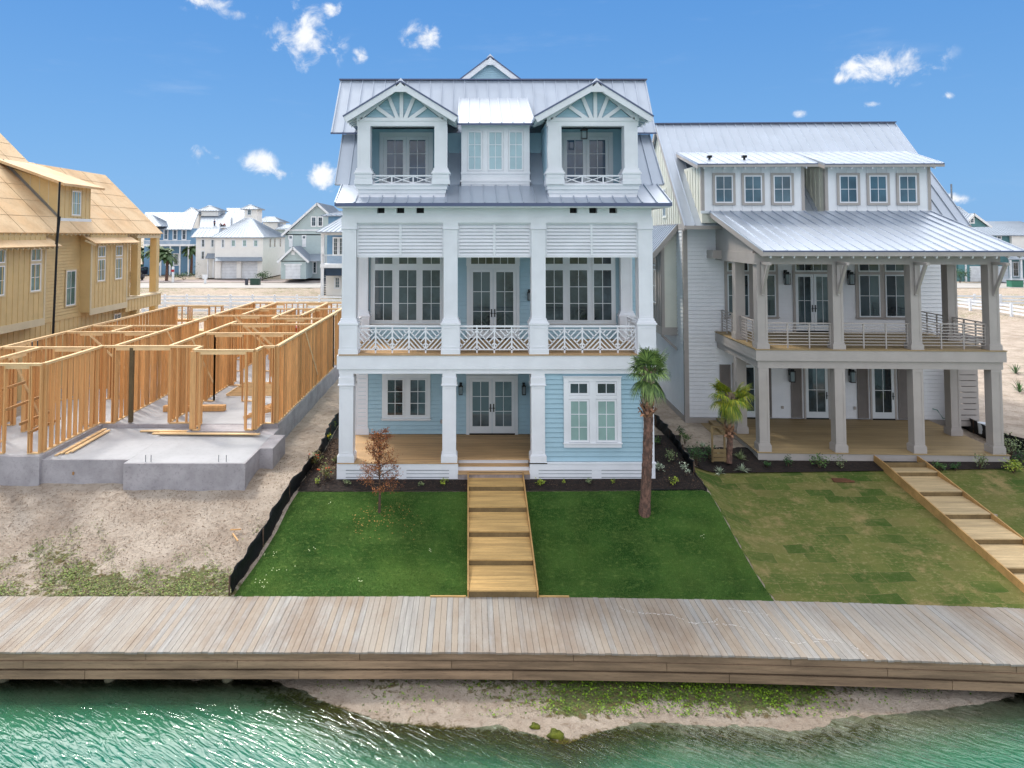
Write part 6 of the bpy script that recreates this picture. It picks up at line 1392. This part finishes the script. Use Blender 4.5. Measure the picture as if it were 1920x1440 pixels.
random.seed(5); cr = [(random.uniform(48, 88), random.uniform(0, 360), random.uniform(.55, .7), random.uniform(.3, .5)) for _ in range(16)]+[(random.uniform(5, 40), a+random.uniform(-12, 12), random.uniform(.45, .6), random.uniform(.2, .32)) for a in range(0, 360, 24)]+[(random.uniform(-60, -35), random.uniform(0, 360), .5, .25) for _ in range(8)]
palm('palm_tree', (b0.x, b0.y, g1(b0.x, b0.y)), ((b0.x, b0.y, g1(b0.x, b0.y)-.1), (tx, b0.y, tz)), (.165, .14), (hz(782, b0.y), tz-.02), cr, 'tall cabbage palm with bare brown trunk on the green lawn', FROND)
b1 = WG(1366, 873, 1.3); tz = hz(748, b1.y); tx = hx(1369, b1.y, tz)
random.seed(9); cr = [(random.uniform(20, 60), random.choice((-80, -60, -100, 80, 95, 65))+random.uniform(-25, 25), random.uniform(.5, .65), random.uniform(.3, .5)) for _ in range(18)]+[(random.uniform(-20, 25), random.uniform(0, 360), .5, .3) for _ in range(12)]+[(random.uniform(-70, -45), random.uniform(0, 360), .45, .22) for _ in range(6)]
palm('palm_tree', (b1.x, b1.y, 1.36), ((b1.x, b1.y, 1.3), (tx, b1.y, tz)), (.105, .10), (hz(820, b1.y), tz), cr, 'short palm with yellowing fronds in front of the right house porch', FROND2)
# support frame beside the short palm
o = thing('timber_crate_frame', (b1.x-.3, b1.y-.1, 1.36), 'open wooden support frame standing against the short palm trunk', 'frame'); X_ = b1.x-.33; Y_ = b1.y-.05
for dx in (-.27, .17): MB().bar((X_+dx, Y_-.04, 1.36), (X_+dx+.02, Y_+.05, 2.62), .07, .05).build('upright', STRING, o)
MB().bar((X_-.27, Y_+.05, 2.6), (X_+.21, Y_+.05, 2.56), .05, .06).build('top_bar', STRING, o)
for i in range(3): MB().box(X_-.27, X_+.2, Y_-.1, Y_-.07, 1.4+.15*i, 1.53+.15*i).build('board', STRING, o)

def far_palm(px, py, ph, label, rad=2.2):
    v = W(px, py, 1.5); o = thing('palm_tree', (v.x, v.y, 1.5), label, 'palm tree', 'palms in the far neighbourhood'); top = hz(ph, v.y)
    MB().tube([(v.x, v.y, 1.4), (v.x+.1, v.y, (1.5+top)/2), (v.x, v.y, top)], [.3, .24, .28], 8).build('trunk', BARK, o); mb = MB()
    for i in range(46):
        a = random.uniform(0, 6.283); e = random.uniform(-.6, 1.35); d = Vector((math.cos(e)*math.cos(a), math.cos(e)*math.sin(a), math.sin(e))); p = Vector((v.x, v.y, top)); L = rad*random.uniform(.8, 1.1); pts = []
        for k in range(5): f_ = k/4; q = p+d*L*f_; q.z -= .55*L*f_*f_; pts.append(q)
        s_ = d.cross(Vector((0, 0, 1))).normalized() if abs(d.z) < .98 else Vector((1, 0, 0))
        for k in range(4):
            for sg in (-1, 1):
                w0, w1 = .45*math.sin(math.pi*(k+.3)/4.3), .45*math.sin(math.pi*(k+1.2)/4.6); dn = Vector((0, 0, -.5))
                mb.add([pts[k], pts[k+1], pts[k+1]+(s_*sg+dn)*w1, pts[k]+(s_*sg+dn)*w0], [(0, 1, 2, 3)])
    mb.build('crown', PALMF, o)
far_palm(290, 527, 466, 'tallest far palm just right of the yellow house columns'); far_palm(312, 527, 474, 'far palm second from the yellow house'); far_palm(358, 517, 466, 'far palm at the corner of the ivory house', 2.0); far_palm(268, 512, 470, 'far palm partly behind the yellow house columns')

# small tree with dry leaves
v = WG(711, 960, .98); tb = (v.x, v.y, g1(v.x, v.y)); tr_o = thing('small_tree', tb, 'small thin tree with dry reddish brown leaves on the left lawn', 'tree')
random.seed(12); mb = MB(); lf = MB(); topz = hz(808, v.y)
def twig(p, d, L, r, lvl):
    pts = [p]; q = p.copy(); dd = d.copy(); n = 4
    for i in range(n): dd = (dd+Vector((random.gauss(0, .12), random.gauss(0, .12), .06))).normalized(); q = q+dd*L/n; pts.append(q.copy())
    mb.tube(pts, [r*(1-.7*i/n) for i in range(n+1)], 5, cap=False)
    if lvl < 3:
        for i in range(2 if lvl else 0):
            pass
        for i in range(4 if lvl == 1 else 3):
            k = random.randint(1, n); nd = (dd+Vector((random.gauss(0, .7), random.gauss(0, .7), random.gauss(.1, .4)))).normalized(); twig(pts[k], nd, L*.55, r*.5, lvl+1)
    if lvl >= 2:
        for k in range(9 if lvl == 3 else 5):
            c = random.choice(pts)+Vector((random.gauss(0, .05), random.gauss(0, .05), random.gauss(-.01, .05))); a = Vector((random.gauss(0, 1), random.gauss(0, 1), random.gauss(0, 1))).normalized()*.031; b_ = a.cross(Vector((random.random(), random.random(), 1))).normalized()*.015
            lf.add([c-a, c-b_, c+a, c+b_], [(0, 1, 2, 3)])
base = Vector(tb); H_ = topz-tb[2]; lead = [base+Vector((0, 0, -.1)), base+Vector((.02, 0, H_*.3)), base+Vector((-.02, .02, H_*.6)), base+Vector((.03, 0, H_*.97))]
mb.tube(lead, [.045, .035, .022, .008], 7)
for i in range(30):
    f_ = .26+.72*i/30; z = H_*f_; a = i*2.4; L = (.5*(1-f_**2)+.14)*random.uniform(.75, 1.15); twig(base+Vector((0, 0, z)), Vector((math.cos(a), math.sin(a), .35 if f_ > .4 else .0)).normalized(), L, .014, 1)
mb.build('trunk', TWIG, tr_o); lf.build('crown', RUST, tr_o)
mb = MB(); random.seed(3)
for i in range(160):
    x_, y_ = v.x+random.gauss(0.15, .55), v.y+random.gauss(-.25, .35); z_ = g1(x_, y_)+.06; a = random.uniform(0, 6.28); mb.add([(x_+.025*math.cos(a), y_+.025*math.sin(a), z_), (x_-.015*math.sin(a), y_+.015*math.cos(a), z_+.008), (x_-.025*math.cos(a), y_-.025*math.sin(a), z_), (x_+.015*math.sin(a), y_-.015*math.cos(a), z_)], [(0, 1, 2, 3)])
tag(mb.build('fallen_leaves', M('fallen_leaf', '#b08a4a', .8, island=.3)), 'dry leaves fallen on the lawn under the small tree', 'leaves', kind='stuff')
CLV = M('pale_flower', '#b9c393', .7); mb = MB()
for cx0, cy0, n, s_ in ((472, 1065, 9, .13), (492, 1103, 11, .15), (530, 1075, 7, .2), (585, 1018, 4, .08), (512, 1038, 6, .1), (674, 1100, 5, .05), (805, 1015, 4, .06), (618, 925, 3, .04), (1318, 965, 4, .05)):
    w_ = W(cx0, cy0, .3)
    z0_ = g1(w_.x, w_.y); w_ = W(cx0, cy0, z0_)
    for i in range(n):
        x_, y_ = w_.x+random.gauss(0, s_), w_.y+random.gauss(0, s_*.8)
        if x_ < FENCE(y_)+.2: continue
        z_ = g1(x_, y_)+.07; mb.add([(x_+.016, y_, z_), (x_, y_+.016, z_+.01), (x_-.016, y_, z_), (x_, y_-.016, z_-.005)], [(0, 1, 2, 3)])
tag(mb.build('lawn_flowers', CLV), 'tiny pale clover flowers scattered in the lawn', 'flowers', kind='stuff')

def shrub(px, py, w_, h_, kind, label, n=150, name='shrub', leaf=.045, z=1.37, flower=None, cat='shrub'):
    v = WG(px, py, z); zb = g1(v.x, v.y)+.02; o = thing(name, (v.x, v.y, zb), label, cat, 'small plants in the mulch beds'); mb = MB(); st = MB(); k = max(4, n//22)
    for i in range(k):
        a = random.uniform(0, 6.28); t_ = Vector((v.x+math.cos(a)*w_*.38*random.random(), v.y+math.sin(a)*w_*.38*random.random(), zb+h_*random.uniform(.5, .95))); st.tube([(v.x, v.y, zb-.03), ((v.x+t_.x)/2, (v.y+t_.y)/2, zb+(t_.z-zb)*.55), t_], [.008, .006, .003], 4, cap=False)
        for j in range(n//k):
            c = t_+Vector((random.gauss(0, w_*.16), random.gauss(0, w_*.16), random.gauss(-.02, h_*.17))); c.z = max(c.z, zb+.02)
            a_ = Vector((random.gauss(0, 1), random.gauss(0, 1), random.gauss(.2, .6))).normalized()*leaf*random.uniform(.6, 1.2); b_ = a_.cross(Vector((random.gauss(0, .4), random.gauss(0, .4), 1))).normalized()*leaf*.42
            mb.add([c-a_, c-b_, c+a_, c+b_], [(0, 1, 2, 3)])
    st.build('stem', TWIG, o); mb.build('foliage', LEAFS[kind], o)
    if flower:
        fm = MB()
        for i in range(5):
            c = Vector((v.x+random.gauss(0, w_*.25), v.y-random.random()*w_*.3, zb+h_*random.uniform(.6, 1)))
            fm.tube([c, c+Vector((0, 0, .03))], [.035, .02], 7)
        fm.build('flower', flower, o)
    return o
def blade_plant(px, py, L, label, kind='silver', n=34, z=1.37):
    v = WG(px, py, z); zb = g1(v.x, v.y)+.02; o = thing('spider_plant', (v.x, v.y, zb), label, 'plant', 'spiky plants in the mulch beds'); mb = MB()
    for i in range(n):
        a = random.uniform(0, 6.28); e = random.uniform(.3, 1.4); d = Vector((math.cos(a)*math.cos(e), math.sin(a)*math.cos(e), math.sin(e))); l = L*random.uniform(.6, 1.1); p0 = Vector((v.x, v.y, zb)); s_ = Vector((-math.sin(a), math.cos(a), 0))*.018
        p1 = p0+d*l*.5; p2 = p0+d*l; p2.z -= l*.3*math.cos(e); mb.add([p0-s_, p0+s_, p1+s_, p1-s_, p2], [(0, 1, 2, 3), (3, 2, 4)])
    mb.build('leaves', LEAFS[kind], o); return o
FLY = M('yellow_flower', '#d8c530', .6); FLO = M('orange_flower', '#b8542c', .6); FLW = M('white_flower', '#d9cfc8', .6)
random.seed(21)
for a in (
    (623, 806, .34, .34, 'lime', 'round yellow green shrub farthest back in the left bed'), (617, 828, .3, .28, 'green', 'small shrub with a yellow bloom in the left bed', 110, FLY),
    (592, 876, .62, .5, 'rusty', 'wide green and rust shrub against the left silt fence', 260, FLO), (610, 899, .55, .42, 'rusty', 'rust flecked shrub at the front of the left bed', 230, FLO), (594, 908, .2, .2, 'lime', 'tiny sprig between the rust shrubs and the lawn', 40), (629, 868, .2, .3, 'rusty', 'thin rusty plant touching the left porch column', 60),
    (649, 908, .26, .14, 'olive', 'low sprig at the left corner of the white skirt', 50), (790, 909, .26, .12, 'olive', 'low plant left of the golden steps, farther from them', 50), (832, 908, .28, .16, 'lime', 'low plant left of the golden steps, nearer to them', 60),
    (1011, 909, .36, .16, 'lime', 'wide low lime plant just right of the golden steps', 80), (1057, 908, .16, .14, 'lime', 'small sprig second right of the golden steps', 35), (1105, 908, .26, .17, 'olive', 'low plant under the middle of the ground floor window', 60), (1150, 907, .14, .16, 'lime', 'small sprig under the right side of the ground floor window', 30),
    (1232, 834, .3, .28, 'green', 'green shrub touching the right corner of the blue house', 110), (1284, 832, .42, .4, 'green', 'bright green shrub just past the right silt fence', 170), (1275, 818, .35, .35, 'dark', 'dark shrub at the back end of the right silt fence', 120), (1256, 866, .42, .36, 'olive', 'olive shrub in the middle of the right bed', 130), (1238, 884, .36, .3, 'silver', 'silvery shrub beside the tall palm trunk', 110),
    (1261, 908, .32, .2, 'lime', 'yellow green sprig near the mulch corner by the lawn', 70), (1288, 893, .34, .4, 'silver', 'pale leggy shrub at the mulch corner by the sod', 90), (1306, 872, .7, .62, 'dark', 'large dark green bush before the short palm', 360), (1330, 862, .5, .5, 'dark', 'dark green bush behind the wooden frame', 220),
    (1437, 877, .36, .24, 'dark', 'first low dark shrub along the right porch skirt', 120), (1478, 876, .42, .34, 'dark', 'second shrub along the right porch skirt, looser and taller', 120), (1537, 879, .62, .5, 'green', 'wide vase shaped green shrub before the right porch', 240), (1577, 880, .42, .4, 'olive', 'thin shrub just left of the weathered steps', 90),
    (1762, 882, .4, .32, 'green', 'round green shrub just right of the weathered steps', 150), (1791, 882, .34, .24, 'dark', 'low dark shrub second right of the weathered steps', 110), (1837, 879, .5, .55, 'olive', 'tall olive shrub near the right porch corner', 200), (1900, 886, .6, .42, 'lime', 'bright lime shrub at the right edge of the photo', 280), (1893, 860, .8, .7, 'olive', 'large shrub past the right porch corner column', 380), (1912, 868, .5, .4, 'dark', 'dark shrub behind the bright lime one', 150)):
    shrub(a[0], a[1], a[2], a[3], a[4], a[5], a[6] if len(a) > 6 else 110, flower=a[7] if len(a) > 7 else None)
blade_plant(1317, 838, .32, 'grey green agave like rosette in the dark mulch', 'silver', 26); blade_plant(1350, 888, .34, 'striped spiky plant before the wooden frame', 'silver'); blade_plant(1345, 850, .26, 'striped spiky plant inside the wooden frame opening', 'silver', 24)
blade_plant(1388, 862, .42, 'taller striped spiky plant right of the short palm', 'olive', 40); blade_plant(1391, 884, .36, 'striped spiky plant at the front of the mulch right of the short palm', 'silver', 40)
for px, py, w_, h_, l_ in ((1800, 530, 3.4, 2.0, 'dark round bush beside the teal house garage'), (492, 527, 2.6, 1.4, 'dark bush on a mulch island before the garage driveway'), (375, 522, 2.4, 2.4, 'dark bush left of the ivory house entry'), (345, 525, 4.5, 1.2, 'low hedge along the far palms'), (440, 0, 0, 0, '')):
    if w_: shrub(px, py, w_, h_, 'dark', l_, 420, leaf=.16, z=1.5)
for px, py in ((1912, 735), (1905, 700)):
    blade_plant(px, py, .9, 'dry dark yucca clump on the sand at the right edge' if py == 735 else 'yucca clump farther back on the sand at the right edge', 'dark', 30, z=1.45)
# bits lying about
BRK = M('dry_bark', '#6e4a34', .9, var=.3, bump=.5)
v = W(1582, 890, 1.25); zz = g1(v.x, v.y); mb = MB()
for i in range(3): mb.bar((v.x-.35, v.y+.06*i, zz+.04+.02*i), (v.x+.33-.1*i, v.y-.05+.05*i, zz+.05+.02*i), .09, .04)
tag(mb.build('bark_slab', BRK, base=(v.x, v.y, zz)), 'reddish brown bark slab lying at the sod edge', 'bark slab')
STN = M('pale_stone', '#a8998a', .9, var=.2, bump=.4)
v = W(1848, 951, .95); zz = g1(v.x, v.y); tag(MB().prism([(v.x-.3, v.y-.12), (v.x+.05, v.y-.18), (v.x+.36, v.y-.02), (v.x+.2, v.y+.14), (v.x-.2, v.y+.12)], zz, zz+.06, 'z').build('flat_stone', STN, base=(v.x, v.y, zz)), 'flat pale slab lying on the sod right of the weathered steps', 'slab')
ALG = M('mossy_rock', '#4a5216', .9, var=.35, vs=6, bump=.8, col2='#6d7220')
def rock(px, py, r, z, label):
    v = W(px, py, z); mb = MB(); n, m_ = 12, 7; vs = []
    for j in range(m_+1):
        for i in range(n):
            th, ph = 2*math.pi*i/n, math.pi*j/m_; k = 1+.18*math.sin(3*th+j)+.12*math.sin(5*ph+i); vs.append((v.x+r*k*math.sin(ph)*math.cos(th), v.y+.7*r*k*math.sin(ph)*math.sin(th), z+.5*r*k*math.cos(ph)))
    mb.add(vs, [(j*n+i, j*n+(i+1) % n, (j+1)*n+(i+1) % n, (j+1)*n+i) for j in range(m_) for i in range(n)]); tag(mb.build('mossy_rock', ALG, base=(v.x, v.y, z), smooth=True), label, 'rock', 'mossy rocks at the shore')
rock(1042, 1378, .17, WL+.04, 'yellow green mossy rock standing at the edge of the water'); rock(1003, 1362, .11, WL+.03, 'smaller flat mossy lump just left of the mossy rock')
planks('driftwood', [((W(276, 1040, .3).x, W(276, 1040, .3).y, g1(-8.3, 19.8)+.04), (W(297, 1030, .3).x, W(297, 1030, .3).y, g1(-8, 20)+.05), .05, .03)], 'pale offcut of wood lying on the weedy lot', FIRT, (-8.3, 19.8, .3), 'scraps on the sandy lot')
planks('timber_scrap', [((W(437, 992, .8).x, W(437, 992, .8).y, g1(-6.6, 21.2)+.04), (W(446, 1000, .8).x, W(446, 1000, .8).y, g1(-6.4, 21)+.05), .04, .03), ((W(432, 988, .8).x, W(432, 988, .8).y, g1(-6.7, 21.3)+.05), (W(452, 986, .8).x, W(452, 986, .8).y, g1(-6.3, 21.3)+.06), .03, .03)], 'crossed reddish wood scraps near the silt fence', FIR, (-6.5, 21, .8), 'scraps on the sandy lot')
